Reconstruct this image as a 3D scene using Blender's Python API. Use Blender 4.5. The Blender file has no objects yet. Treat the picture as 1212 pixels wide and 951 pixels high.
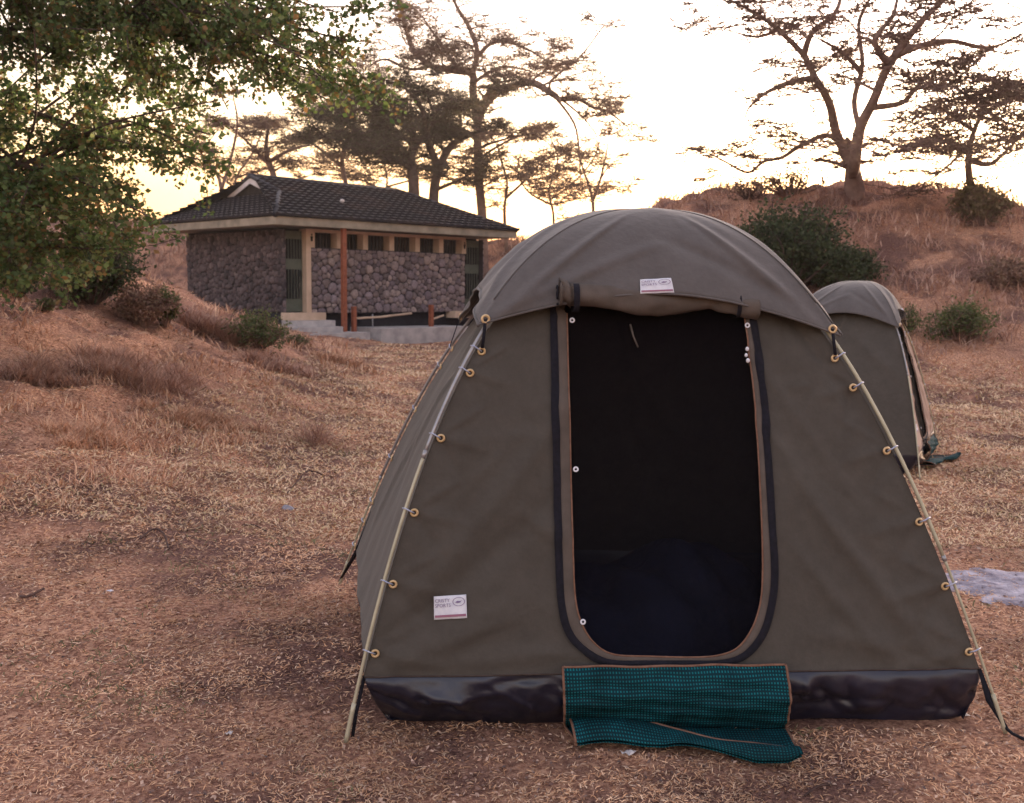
import bpy, math, random
import numpy as np
from mathutils import Vector, Matrix
from mathutils.bvhtree import BVHTree

random.seed(7); RNG = np.random.default_rng(7)
scene = bpy.context.scene
COL = scene.collection

# ------------------------------------------------------------------ camera
FPX, PITCH, ROLL, EYE = 1238.0, 0.1072, 0.0106, 1.6
F_ = np.array([0, math.cos(PITCH), -math.sin(PITCH)]); R0 = np.array([1.0, 0, 0]); U0 = np.cross(R0, F_)
R_ = R0*math.cos(ROLL) + U0*math.sin(ROLL); U_ = np.cross(R_, F_)
EYEP = np.array([0, 0, EYE])
def ray(x, y): return F_ + R_*(x-606)/FPX - U_*(y-475.5)/FPX
def at(x, y, depth): return EYEP + ray(x, y)*depth          # a point seen at (x, y), depth metres ahead
def gnd(x, y, z=0.0):
    d = ray(x, y); return EYEP + d*((z-EYE)/d[2])
def proj(P):
    d = np.asarray(P, float)-EYEP; z = d@F_
    return 606+FPX*(d@R_)/z, 475.5-FPX*(d@U_)/z

cd = bpy.data.cameras.new('camera'); cam = bpy.data.objects.new('camera', cd); COL.objects.link(cam)
cd.sensor_width = 36; cd.lens = 36*FPX/1212; cd.clip_start = .05; cd.clip_end = 8000
cd.dof.use_dof = True; cd.dof.focus_distance = 3.9; cd.dof.aperture_fstop = 6.3
m = Matrix(((R_[0], U_[0], -F_[0], 0), (R_[1], U_[1], -F_[1], 0), (R_[2], U_[2], -F_[2], EYE), (0, 0, 0, 1)))
cam.matrix_world = m
scene.camera = cam

# ------------------------------------------------------------------ light
SUN_AZ, SUN_EL = math.radians(25.5), math.radians(4.6)
w = bpy.data.worlds.new('World'); scene.world = w; w.use_nodes = True
nt = w.node_tree; nt.nodes.clear()
sky = nt.nodes.new('ShaderNodeTexSky'); sky.sky_type = 'NISHITA'; sky.sun_disc = False
sky.sun_elevation = SUN_EL; sky.sun_rotation = SUN_AZ; sky.air_density = 1.0; sky.dust_density = 3.0; sky.ozone_density = 1.0
hs = nt.nodes.new('ShaderNodeHueSaturation'); hs.inputs['Saturation'].default_value = .42
mx = nt.nodes.new('ShaderNodeMix'); mx.data_type = 'RGBA'; mx.blend_type = 'MULTIPLY'; mx.inputs[0].default_value = 1
mx.inputs[7].default_value = (1.0, .86, .84, 1)
bg = nt.nodes.new('ShaderNodeBackground'); bg.inputs[1].default_value = .15
ow = nt.nodes.new('ShaderNodeOutputWorld')
nt.links.new(sky.outputs[0], hs.inputs['Color'])
SKA, SKB = 22.0, 24.0                                             # thin bright overcast: the glow round the sun is spread out
ad = nt.nodes.new('ShaderNodeVectorMath'); ad.operation = 'ADD'; ad.inputs[1].default_value = (SKB,)*3
dv = nt.nodes.new('ShaderNodeVectorMath'); dv.operation = 'DIVIDE'
scl_ = nt.nodes.new('ShaderNodeVectorMath'); scl_.operation = 'SCALE'; scl_.inputs[3].default_value = SKA
nt.links.new(hs.outputs[0], ad.inputs[0]); nt.links.new(hs.outputs[0], dv.inputs[0]); nt.links.new(ad.outputs[0], dv.inputs[1]); nt.links.new(dv.outputs[0], scl_.inputs[0])
tcw = nt.nodes.new('ShaderNodeTexCoord'); sxyz = nt.nodes.new('ShaderNodeSeparateXYZ'); nt.links.new(tcw.outputs['Generated'], sxyz.inputs[0])
rpw = nt.nodes.new('ShaderNodeValToRGB'); e = rpw.color_ramp.elements; e[0].position = 0.0; e[0].color = (1.0, .5, .2, 1); e[1].position = .3; e[1].color = (1.0, .885, .925, 1)
e2 = e.new(.08); e2.color = (1.0, .58, .27, 1); e3 = e.new(.15); e3.color = (1, .74, .5, 1)
nt.links.new(sxyz.outputs['Z'], rpw.inputs[0])
nt.links.new(scl_.outputs[0], mx.inputs[6]); nt.links.new(rpw.outputs[0], mx.inputs[7])
nt.links.new(mx.outputs[2], bg.inputs[0]); nt.links.new(bg.outputs[0], ow.inputs[0])
sd = bpy.data.lights.new('sun', 'SUN'); sd.energy = 2.2; sd.angle = math.radians(.6); sd.color = (1, .74, .5)
sun = bpy.data.objects.new('sun', sd); COL.objects.link(sun); sun.location = (20, 40, 20)
sdir = Vector((math.sin(SUN_AZ)*math.cos(SUN_EL), math.cos(SUN_AZ)*math.cos(SUN_EL), math.sin(SUN_EL)))
sun.rotation_euler = sdir.to_track_quat('Z', 'Y').to_euler()
vs = scene.view_settings; vs.view_transform = 'Standard'; vs.look = 'None'; vs.gamma = 1; vs.exposure = 2.95

# ------------------------------------------------------------------ object helpers
def tag(o, label=None, cat=None, group=None, kind=None):
    for k, v in (('label', label), ('category', cat), ('group', group), ('kind', kind)):
        if v: o[k] = v
    return o
def thing(name, loc, label, cat, group=None, rz=0.0):
    o = bpy.data.objects.new(name, None); COL.objects.link(o); o.empty_display_size = .2
    o.location = Vector(loc); o.rotation_euler = (0, 0, rz)
    return tag(o, label, cat, group)
def root_of(o):
    while o.parent: o = o.parent
    return o
def obj(name, V, Fc, mat, parent=None, smooth=True, local=False, loc=None):
    """one mesh object; V in world metres (or in the parent's own frame when local)"""
    V = np.asarray(V, float).reshape(-1, 3)
    if parent is not None and not local: V = V-np.array(root_of(parent).location)
    if loc is not None: V = V-np.array(loc)
    me = bpy.data.meshes.new(name)
    if isinstance(Fc, np.ndarray) and Fc.ndim == 2:
        n, k = Fc.shape
        me.vertices.add(len(V)); me.vertices.foreach_set('co', V.astype(np.float32).ravel())
        me.loops.add(n*k); me.loops.foreach_set('vertex_index', Fc.astype(np.int32).ravel())
        me.polygons.add(n); me.polygons.foreach_set('loop_start', np.arange(0, n*k, k, dtype=np.int32))
        me.update(calc_edges=True)
    else:
        me.from_pydata([tuple(v) for v in V], [], [tuple(int(i) for i in f) for f in Fc]); me.update()
    if smooth: me.polygons.foreach_set('use_smooth', [True]*len(me.polygons))
    me.materials.append(mat)
    o = bpy.data.objects.new(name, me); COL.objects.link(o)
    if parent is not None: o.parent = parent
    if loc is not None: o.location = Vector(loc)
    return o
def copy_tree(o, parent=None):
    c = o.copy(); COL.objects.link(c)
    if parent is not None: c.parent = parent
    for ch in list(o.children): copy_tree(ch, c)
    return c
class MB:
    def __init__(s): s.v = []; s.f = []
    def add(s, V, Fc):
        n = len(s.v); s.v += [tuple(map(float, p)) for p in V]; s.f += [tuple(i+n for i in f) for f in Fc]; return s
    def box(s, x0, x1, y0, y1, z0, z1):
        return s.add([(x0,y0,z0),(x1,y0,z0),(x1,y1,z0),(x0,y1,z0),(x0,y0,z1),(x1,y0,z1),(x1,y1,z1),(x0,y1,z1)],
                     [(3,2,1,0),(4,5,6,7),(0,1,5,4),(1,2,6,5),(2,3,7,6),(3,0,4,7)])
    def tube(s, P, r, n=8, cap=True):
        P = [np.asarray(p, float) for p in P]; rr = r if hasattr(r, '__len__') else [r]*len(P)
        V = []; up = None
        for i, p in enumerate(P):
            t = P[min(i+1, len(P)-1)]-P[max(i-1, 0)]; t = t/(np.linalg.norm(t)+1e-9)
            if up is None:
                a = np.array([0, 0, 1.0]) if abs(t[2]) < .9 else np.array([1.0, 0, 0])
            else: a = up
            b = np.cross(t, a); b /= np.linalg.norm(b)+1e-9; up = np.cross(b, t)
            for k in range(n):
                an = 2*math.pi*k/n; V.append(p+rr[i]*(b*math.cos(an)+up*math.sin(an)))
        Fc = [(i*n+k, i*n+(k+1) % n, (i+1)*n+(k+1) % n, (i+1)*n+k) for i in range(len(P)-1) for k in range(n)]
        if cap: Fc += [tuple(range(n-1, -1, -1)), tuple((len(P)-1)*n+k for k in range(n))]
        return s.add(V, Fc)
    def ball(s, c, r, n=10, m_=6):
        c = np.asarray(c, float); r = np.asarray(r if hasattr(r, '__len__') else [r]*3, float)
        V = [c+r*np.array([math.sin(math.pi*j/m_)*math.cos(2*math.pi*i/n), math.sin(math.pi*j/m_)*math.sin(2*math.pi*i/n), math.cos(math.pi*j/m_)])
             for j in range(m_+1) for i in range(n)]
        return s.add(V, [(j*n+i, (j+1)*n+i, (j+1)*n+(i+1) % n, j*n+(i+1) % n) for j in range(m_) for i in range(n)])
    def torus(s, c, nrm, R, r, n=14, k=6):
        c = np.asarray(c, float); nrm = np.asarray(nrm, float); nrm = nrm/np.linalg.norm(nrm)
        a = np.cross(nrm, [0, 0, 1.0]);
        if np.linalg.norm(a) < .1: a = np.array([1.0, 0, 0])
        a /= np.linalg.norm(a); b = np.cross(nrm, a); V = []
        for i in range(n):
            t = 2*math.pi*i/n; d = a*math.cos(t)+b*math.sin(t)
            for j in range(k):
                q = 2*math.pi*j/k; V.append(c+d*(R+r*math.cos(q))+nrm*r*math.sin(q))
        return s.add(V, [(i*k+j, ((i+1) % n)*k+j, ((i+1) % n)*k+(j+1) % k, i*k+(j+1) % k) for i in range(n) for j in range(k)])
    def build(s, name, mat, parent=None, **kw): return obj(name, s.v, s.f, mat, parent, **kw)
def grid_faces(nu, nv, off=0):
    return [(off+j*(nu+1)+i, off+j*(nu+1)+i+1, off+(j+1)*(nu+1)+i+1, off+(j+1)*(nu+1)+i) for j in range(nv) for i in range(nu)]
def sstep(t): t = np.clip(t, 0, 1); return t*t*(3-2*t)
def wav(X, Y, wl, seed, n=7):
    """smooth pseudo noise, about -1..1, wavelength wl"""
    r = np.random.default_rng(seed); out = 0
    for i in range(n):
        a = r.uniform(0, math.pi); k = 2*math.pi/(wl*r.uniform(.6, 1.5)); ph = r.uniform(0, 6.28)
        out = out+np.sin((X*math.cos(a)+Y*math.sin(a))*k+ph+1.3*np.sin((X*math.sin(a)-Y*math.cos(a))*k*.7+ph*2))
    return out/math.sqrt(n)/1.3

# ------------------------------------------------------------------ materials
def material(name, c1, c2=None, scale=5.0, rough=.9, detail=6, bump=0.0, bscale=None, bdist=.01, c3=None, spec=.3, island=None,
             ramp=(.35, .65), metal=0.0, sheen=0.0, transl=0.0, coord='Object', bstretch=None, nrough=.5):
    mt = bpy.data.materials.new(name); mt.use_nodes = True; n = mt.node_tree; L = n.links
    b = n.nodes['Principled BSDF']; b.inputs['Roughness'].default_value = rough; b.inputs['Metallic'].default_value = metal
    b.inputs['Specular IOR Level'].default_value = spec
    if sheen: b.inputs['Sheen Weight'].default_value = sheen
    tc = n.nodes.new('ShaderNodeTexCoord'); geo = n.nodes.new('ShaderNodeNewGeometry')
    src = geo.outputs['Position'] if coord == 'World' else tc.outputs[coord]
    c2 = c2 or c1
    no = n.nodes.new('ShaderNodeTexNoise'); no.inputs['Scale'].default_value = scale; no.inputs['Detail'].default_value = detail; no.inputs['Roughness'].default_value = nrough
    L.new(src, no.inputs['Vector'])
    rp = n.nodes.new('ShaderNodeValToRGB'); rp.color_ramp.elements[0].position = ramp[0]; rp.color_ramp.elements[1].position = ramp[1]
    rp.color_ramp.elements[0].color = (*c1, 1); rp.color_ramp.elements[1].color = (*c2, 1)
    if c3:
        e = rp.color_ramp.elements.new((ramp[0]+ramp[1])/2); e.color = (*c3, 1)
    L.new(no.outputs['Fac'], rp.inputs['Fac']); out = rp.outputs['Color']
    if island:
        ir = n.nodes.new('ShaderNodeValToRGB'); els = ir.color_ramp.elements
        while len(els) < len(island): els.new(.5)
        for i, c in enumerate(island): els[i].position = i/(len(island)-1); els[i].color = (*c, 1)
        L.new(geo.outputs['Random Per Island'], ir.inputs['Fac'])
        mm = n.nodes.new('ShaderNodeMix'); mm.data_type = 'RGBA'; mm.blend_type = 'MULTIPLY'; mm.inputs[0].default_value = 1
        L.new(out, mm.inputs[6]); L.new(ir.outputs['Color'], mm.inputs[7]); out = mm.outputs[2]
    L.new(out, b.inputs['Base Color'])
    if bump:
        bn = n.nodes.new('ShaderNodeTexNoise'); bn.inputs['Scale'].default_value = bscale or scale*6; bn.inputs['Detail'].default_value = 8
        if bstretch:
            mp = n.nodes.new('ShaderNodeMapping'); mp.inputs['Scale'].default_value = bstretch; L.new(src, mp.inputs['Vector']); L.new(mp.outputs[0], bn.inputs['Vector'])
        else: L.new(src, bn.inputs['Vector'])
        bp = n.nodes.new('ShaderNodeBump'); bp.inputs['Strength'].default_value = bump; bp.inputs['Distance'].default_value = bdist
        L.new(bn.outputs['Fac'], bp.inputs['Height']); L.new(bp.outputs[0], b.inputs['Normal'])
    if transl:
        tr = n.nodes.new('ShaderNodeBsdfTranslucent'); L.new(out, tr.inputs['Color'])
        ms = n.nodes.new('ShaderNodeMixShader'); ms.inputs[0].default_value = transl
        L.new(b.outputs[0], ms.inputs[1]); L.new(tr.outputs[0], ms.inputs[2]); L.new(ms.outputs[0], n.nodes['Material Output'].inputs[0])
    return mt
W1 = (1, 1, 1)
canvas = material('canvas', (.057, .049, .043), (.078, .067, .059), scale=9, nrough=.85, rough=.8, bump=.55, bscale=28, bdist=.006, sheen=.15, detail=10, ramp=(.36, .64), c3=(.067, .058, .051), spec=.25)
canvas_cap = material('cap_canvas', (.08, .07, .071), (.106, .093, .094), scale=9, nrough=.85, rough=.72, bump=.55, bscale=28, bdist=.006, sheen=.25, detail=10, ramp=(.36, .64), spec=.3)
canvas_band = material('band_canvas', (.085, .068, .06), (.112, .09, .08), scale=14, rough=.85, bump=.4, bscale=200, bdist=.003)
tape = material('black_tape', (.006, .006, .011), (.012, .011, .02), scale=60, rough=.9, bump=.3, bscale=300, bdist=.002)
plastic = material('groundsheet', (.007, .008, .02), (.013, .014, .034), scale=6, rough=.42, bump=.35, bscale=24, bdist=.008, spec=.7)
brown_pipe = material('brown_binding', (.16, .08, .055), (.22, .12, .085), scale=40, rough=.9)
steel = material('pole_steel', (.3, .3, .33), (.36, .35, .37), scale=20, rough=.38, metal=.6)
gold = material('pole_brass', (.36, .34, .26), (.46, .43, .33), scale=16, rough=.42, metal=.3)
brass = material('brass_grommet', (.55, .38, .2), (.68, .5, .3), scale=40, rough=.4, metal=.35)
hookm = material('hook_metal', (.35, .4, .6), (.5, .52, .62), scale=40, rough=.35, metal=.4)
whitepl = material('white_plastic', (.75, .76, .85), scale=20, rough=.4)
tagw = material('label_cloth', (.62, .62, .72), (.7, .7, .78), scale=60, rough=.8)
tagink = material('label_ink', (.2, .15, .28), scale=60, rough=.8)
tagred = material('label_stripe', (.3, .13, .2), scale=60, rough=.8)
bedm = material('blue_bedding', (.008, .012, .034), (.013, .018, .052), scale=6, rough=.9, bump=.5, bscale=14, bdist=.03)
dirt = material('dirt', (.1, .06, .05), (.2, .12, .09))

def ground_material():
    mt = bpy.data.materials.new('dry_ground'); mt.use_nodes = True; n = mt.node_tree; L = n.links; b = n.nodes['Principled BSDF']
    b.inputs['Roughness'].default_value = 1; b.inputs['Specular IOR Level'].default_value = .1
    g = n.nodes.new('ShaderNodeNewGeometry')
    def noise(s, d=8, r=.6, sc=None):
        q = n.nodes.new('ShaderNodeTexNoise'); q.inputs['Scale'].default_value = s; q.inputs['Detail'].default_value = d; q.inputs['Roughness'].default_value = r
        if sc:
            mp = n.nodes.new('ShaderNodeMapping'); mp.inputs['Scale'].default_value = sc; L.new(g.outputs['Position'], mp.inputs[0]); L.new(mp.outputs[0], q.inputs['Vector'])
        else: L.new(g.outputs['Position'], q.inputs['Vector'])
        return q
    def ramp(src, cols, pos):
        r = n.nodes.new('ShaderNodeValToRGB'); e = r.color_ramp.elements
        while len(e) < len(cols): e.new(.5)
        for i, (c, p) in enumerate(zip(cols, pos)): e[i].position = p; e[i].color = (*c, 1)
        L.new(src, r.inputs[0]); return r
    fine = ramp(noise(38, 10, .75).outputs[0], [(.11, .055, .042), (.36, .19, .13), (.62, .37, .25), (.76, .5, .36)], [.36, .47, .56, .68])
    soil = ramp(noise(60, 8, .7).outputs[0], [(.055, .03, .03), (.2, .112, .092), (.4, .245, .19)], [.35, .52, .7])
    pt = ramp(noise(.75, 6, .6).outputs[0], [(0, 0, 0), (1, 1, 1)], [.44, .56])
    m1 = n.nodes.new('ShaderNodeMix'); m1.data_type = 'RGBA'; L.new(pt.outputs[0], m1.inputs[0]); L.new(soil.outputs[0], m1.inputs[6]); L.new(fine.outputs[0], m1.inputs[7])
    big = ramp(noise(.22, 4).outputs[0], [(.75, .7, .72), (1.15, 1.1, 1.06)], [.35, .65])
    m2 = n.nodes.new('ShaderNodeMix'); m2.data_type = 'RGBA'; m2.blend_type = 'MULTIPLY'; m2.inputs[0].default_value = 1
    L.new(m1.outputs[2], m2.inputs[6]); L.new(big.outputs[0], m2.inputs[7]); L.new(m2.outputs[2], b.inputs['Base Color'])
    bp = n.nodes.new('ShaderNodeBump'); bp.inputs['Strength'].default_value = .8; bp.inputs['Distance'].default_value = .03
    L.new(noise(30, 10, .7).outputs[0], bp.inputs['Height']); L.new(bp.outputs[0], b.inputs['Normal'])
    return mt

# ------------------------------------------------------------------ ground
HX = np.array([-60, .3, 1.6, 3.0, 4.5, 7, 10.5, 13, 15.4, 18, 22, 30, 60.]); HZ = np.array([0, 0, .9, 2.9, 4.2, 4.35, 4.62, 4.4, 3.5, 2.3, 1.2, .4, 0])
def G(X, Y):
    X = np.asarray(X, float); Y = np.asarray(Y, float); r = np.hypot(X, Y)
    base = .04*sstep((Y-12)/16)
    B = 2.6*sstep((-X-2.2)/9)*sstep((Y-4)/10)*(1-.6*sstep((Y-21)/6))
    B = B+.35*sstep((-X-1.0)/3.5)*sstep((Y-3.5)/5)*(1-sstep((Y-16)/8))
    hc = np.interp(X, HX, HZ); foot = 15.6+.5*np.sin(X*.5)
    M = hc*sstep((Y-foot)/(31-foot)+.02)*(1-.5*sstep((Y-36)/20))
    Rg = 3.4*sstep((Y-39)/10)*(1-sstep((Y-62)/60))+.4*wav(X, Y, 14, 5)*sstep((Y-40)/8)*(1-sstep((Y-62)/60))
    n1 = wav(X, Y, 1.1, 1)*.02*sstep((r-6)/4)+wav(X, Y, .35, 2)*.007+wav(X, Y, 3.5, 3)*.06*sstep((r-8)/8)
    n2 = wav(X, Y, 2.2, 9)*.14*sstep(M/1.5)+wav(X, Y, .8, 10)*.05*sstep(M/1.0)+wav(X, Y, .9, 11)*.05*sstep(B/.6)
    n3 = wav(X, Y, .16, 12)*.006
    return base+B+np.maximum(M, Rg)+n1+n2+n3-.004
rad = np.concatenate([[0.0, .6], np.geomspace(1.0, 420, 430)])
ang = np.concatenate([np.linspace(math.radians(-38), math.radians(38), 620), np.linspace(math.radians(38), math.radians(322), 200)[1:-1]])
A, Rr = np.meshgrid(ang, rad); GX, GY = Rr*np.sin(A), Rr*np.cos(A); GZ = G(GX, GY)
na = len(ang); nr = len(rad)
i0 = (np.arange(nr-1)[:, None]*na+np.arange(na)[None, :]); j1 = (np.arange(na)+1) % na
quads = np.stack([i0, i0[:, j1], i0[:, j1]+na, i0+na], -1).reshape(-1, 4)[:, ::-1]
gmat = ground_material()
go = obj('ground', np.stack([GX, GY, GZ], -1).reshape(-1, 3), quads, gmat); tag(go, kind='structure')
def gz(x, y): return float(G(x, y))
def drop(px, py, d0=2, d1=70):
    """first ground point met by the ray (px, py)"""
    t = np.geomspace(d0, d1, 3000); P = EYEP+ray(px, py)[None]*t[:, None]
    h = P[:, 2]-G(P[:, 0], P[:, 1]); k = np.argmax(h < 0)
    return P[k] if h[k] < 0 else P[-1]

hz = MB().box(-430, 430, -430, 430, -3.5, 26).add([], []); hm = bpy.data.materials.new('haze'); hm.use_nodes = True; q = hm.node_tree; q.nodes.clear()
pv_ = q.nodes.new('ShaderNodeVolumePrincipled'); pv_.inputs['Density'].default_value = .0005; pv_.inputs['Color'].default_value = (1, .93, .92, 1); pv_.inputs['Anisotropy'].default_value = .35
om = q.nodes.new('ShaderNodeOutputMaterial'); q.links.new(pv_.outputs[0], om.inputs['Volume'])
tag(hz.build('haze', hm, smooth=False), 'thin warm morning haze over the whole campsite', 'haze', kind='stuff')
# ------------------------------------------------------------------ grass
def blades(X, Y, length, width, lift, rng, Z=None, stiff=.5):
    """thin bent blades: 2 quads + tip each, one island per blade; lift = mean elevation angle"""
    n = len(X); az = rng.uniform(0, 2*math.pi, n); el = np.clip(rng.normal(lift, .22, n), .02, 1.5)
    L = length*rng.uniform(.5, 1.4, n); wd = width*rng.uniform(.6, 1.4, n)
    d = np.stack([np.cos(az)*np.cos(el), np.sin(az)*np.cos(el), np.sin(el)], -1)
    bd = rng.normal(0, .25, n); el2 = el*stiff-.04; d2 = np.stack([np.cos(az+bd)*np.cos(el2), np.sin(az+bd)*np.cos(el2), np.sin(el2)], -1)
    s = np.stack([-np.sin(az), np.cos(az), rng.uniform(-.6, .6, n)], -1)
    if Z is None: Z = G(X, Y)+rng.uniform(-.004, .008, n)
    p0 = np.stack([X, Y, Z], -1); p1 = p0+d*(L*.5)[:, None]; p2 = p1+d2*(L*.5)[:, None]
    w_ = s*(wd*.5)[:, None]
    V = np.stack([p0-w_*.7, p0+w_*.7, p1+w_, p1-w_, p2], 1).reshape(-1, 3)
    b = np.arange(n)[:, None]*5
    T = np.concatenate([b+[0, 1, 2], b+[0, 2, 3], b+[3, 2, 4]], 1).reshape(-1, 3)
    return V, T
def scatter(n, d0, d1, rng, amax=31):
    u = rng.random(n); d = d0*(d1/d0)**u              # density falls with distance squared
    a = rng.uniform(-amax, amax, n)*math.pi/180
    return d*np.sin(a), d*np.cos(a)
C1 = np.array([-.5, 3.68]); C2 = np.array([1.78, 3.77]); 
def outside_tent(X, Y):
    return ~((X > -.5-.16*(Y-3.7)) & (X < 1.75) & (Y > 3.72) & (Y < 5.5))
straw = material('straw', (.62, .62, .62), (1.1, 1.1, 1.1), scale=.9, coord='World', rough=.9, ramp=(.4, .6), spec=.15, detail=5,
                 island=[(.25, .12, .075), (.64, .35, .2), (.8, .52, .34), (.68, .36, .2), (.84, .62, .45), (.46, .24, .15)])
def ground_cover(name, n, d0, d1, L0, W0, lift, mat, rng, mask=None, sc=.7):
    X, Y = scatter(n, d0, d1, rng); k = outside_tent(X, Y)
    if mask is not None: k &= mask(X, Y, rng)
    X, Y = X[k], Y[k]; r = np.hypot(X, Y)
    V, T = blades(X, Y, L0*(r/4)**sc, W0*(r/4)**sc, lift, rng)
    return tag(obj(name, V, T, mat, smooth=False), kind='stuff')
def patchy(X, Y, rng):
    bare = sstep((6.5-Y)/3)*sstep((.2-X)/1.5)*.3+.5*np.exp(-((X-.6)/1.6)**2-((Y-3.2)/.5)**2)*.5
    return rng.random(len(X)) < np.clip(.25+.75*sstep((wav(X, Y, 1.3, 21)+wav(X, Y, .45, 22)*.8+wav(X, Y, .2, 23)*.5+.75)/1.3), 0, 1)*(1-bare)
def not_mound(X, Y, rng): return patchy(X, Y, rng) & (G(X, Y) < 6)
g1 = ground_cover('dry_grass', 560000, 2.3, 30, .025, .0034, .2, straw, np.random.default_rng(1), not_mound)
tag(g1, 'short trampled straw-coloured grass matted over the whole campsite ground', 'dry grass')
greenb = material('green_blade', (.5, .5, .5), (1, 1, 1), scale=3, coord='World', rough=.8, transl=.2,
                  island=[(.12, .14, .06), (.2, .2, .09), (.26, .23, .12), (.09, .12, .05)])
def greenmask(X, Y, rng): return (wav(X, Y, 1.6, 31)+wav(X, Y, .6, 32)*.8) > .6+.5*rng.random(len(X))
g2 = ground_cover('green_grass', 60000, 2.3, 26, .035, .0036, .55, greenb, np.random.default_rng(2), greenmask)
tag(g2, 'sparse green grass shoots in small patches among the dry straw', 'green grass')
scrubm = material('scrub', (.7, .7, .7), (1.15, 1.15, 1.15), scale=.5, coord='World', rough=.95, spec=.1,
                  island=[(.22, .125, .11), (.42, .255, .2), (.55, .35, .27), (.34, .2, .165), (.62, .43, .34)])
def scrub_cover(name, n, mask, seed, L0, label, cat, mat=scrubm):
    """standing dry scrub: blades gathered into clumps"""
    r = np.random.default_rng(seed); X, Y = scatter(n//16, 5, 60, r, 33); k = mask(X, Y, r); X, Y = X[k], Y[k]
    X = np.repeat(X, 16); Y = np.repeat(Y, 16); rr = np.hypot(X, Y); s = .035*rr**.75*.5
    X = X+r.normal(0, 1, len(X))*s; Y = Y+r.normal(0, 1, len(X))*s
    V, T = blades(X, Y, L0*(rr/10)**.7, .008*(rr/10)**.8, .9, r, stiff=.8)
    return tag(obj(name, V, T, mat, smooth=False), label, cat, kind='stuff')
def moundmask(X, Y, r): h = np.interp(X, HX, HZ); return ((G(X, Y) > .5) & (X > 0) & (wav(X, Y, 2.4, 41)+wav(X, Y, .9, 43)*.5 > -.6+.8*r.random(len(X)))) | (Y > 41)
def bankmask(X, Y, r): return (X < -1.8) & (Y < 26) & (Y > 5.5) & (wav(X, Y, 2.6, 42)+wav(X, Y, .8, 44)*.6 > .0+.7*r.random(len(X))) & (G(X, Y) > .12)
scrub_cover('dry_scrub', 200000, moundmask, 51, .16, 'reddish brown dry scrub covering the mound and the far rise', 'scrub')
scrub_cover('dry_tussocks', 170000, bankmask, 52, .12, 'rusty dry tussocks in patches on the left bank', 'tussocks',
            material('tussock', (.8, .8, .8), (1.2, 1.2, 1.2), scale=.8, coord='World', rough=.95, spec=.1, island=[(.28, .15, .11), (.52, .29, .19), (.68, .43, .29), (.4, .22, .155), (.76, .54, .38)]))
paleg = material('pale_straw', (.8, .8, .8), (1.2, 1.2, 1.2), scale=.7, coord='World', rough=.9, spec=.15, island=[(.7, .47, .3), (.8, .6, .41), (.6, .4, .26), (.54, .43, .23)])
def fieldmask(X, Y, r): return (X > -3.5) & (Y > 6.5) & (Y < 28) & (G(X, Y) < .45) & (r.random(len(X)) < .8)
g3 = ground_cover('pale_grass', 150000, 6.5, 28, .03, .0042, .5, paleg, np.random.default_rng(3), fieldmask)
tag(g3, 'pale golden short grass on the level field behind the tents', 'pale grass')

lr_ = np.random.default_rng(8); lx, ly = scatter(30000, 2.3, 16, lr_); k_ = outside_tent(lx, ly); lx, ly = lx[k_], ly[k_]
lc = np.stack([lx, ly, G(lx, ly)+.008], -1); a_ = lr_.uniform(0, 6.28, len(lx)); s2 = .0075*(np.hypot(lx, ly)/4)**.8*lr_.uniform(.4, 1.6, len(lx))
e1 = np.stack([np.cos(a_), np.sin(a_), lr_.normal(0, .3, len(lx))], -1)*s2[:, None]; e2_ = np.stack([-np.sin(a_), np.cos(a_), lr_.normal(0, .35, len(lx))], -1)*(s2*.5)[:, None]
LV = np.stack([lc-e1, lc+e2_+[0, 0, .003], lc+e1, lc-e2_], 1).reshape(-1, 3); LB = np.arange(len(lx))[:, None]*4
tag(obj('leaf_litter', LV, np.concatenate([LB+[0, 1, 2], LB+[0, 2, 3]], 1).reshape(-1, 3), material('litter', (.7, .7, .7), (1.2, 1.2, 1.2), scale=2, coord='World', rough=.9,
    island=[(.07, .045, .045), (.42, .25, .18), (.16, .09, .075), (.6, .42, .33), (.25, .15, .12), (.1, .07, .07)]), smooth=False), 'small dead leaves and crumbs lying among the dry grass', 'leaf litter', kind='stuff')
# ------------------------------------------------------------------ tent
FLf, FRf, BLf = gnd(409, 880), gnd(1190, 868), gnd(402, 692)
BRf = np.array([1.62, 5.48, 0]); AP = np.array([.56, 4.42, 0]); HT = 1.885
FEET = [FLf, FRf, BRf, BLf]                                   # going round
_s = np.linspace(0, 1, 400)
def prof(s): return HT*(1-(1-s)**2.5)
_EX = [3.1-.8*_s, 2.2+.05*_s, 2.3+0*_s, 2.2+.05*_s]; _TB = [1-(1-_s)**e_ for e_ in _EX]
def pole_pt(k, s, e=0.0, dz=0.0):
    q_ = 1-(1-s)**2.5 if s < 1 else 1.0; z_ = prof(s)
    d = AP-FEET[k]; L = np.linalg.norm(d); d = d/L; s = float(np.interp(q_, _TB[k], _s))
    return FEET[k]+d*(e*(1-s**2)+s*L)+np.array([0, 0, z_*(HT+dz)/HT if s > 0 else 0.0])
def s_of_z(z): return float(np.interp(z, prof(_s), _s))
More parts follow.
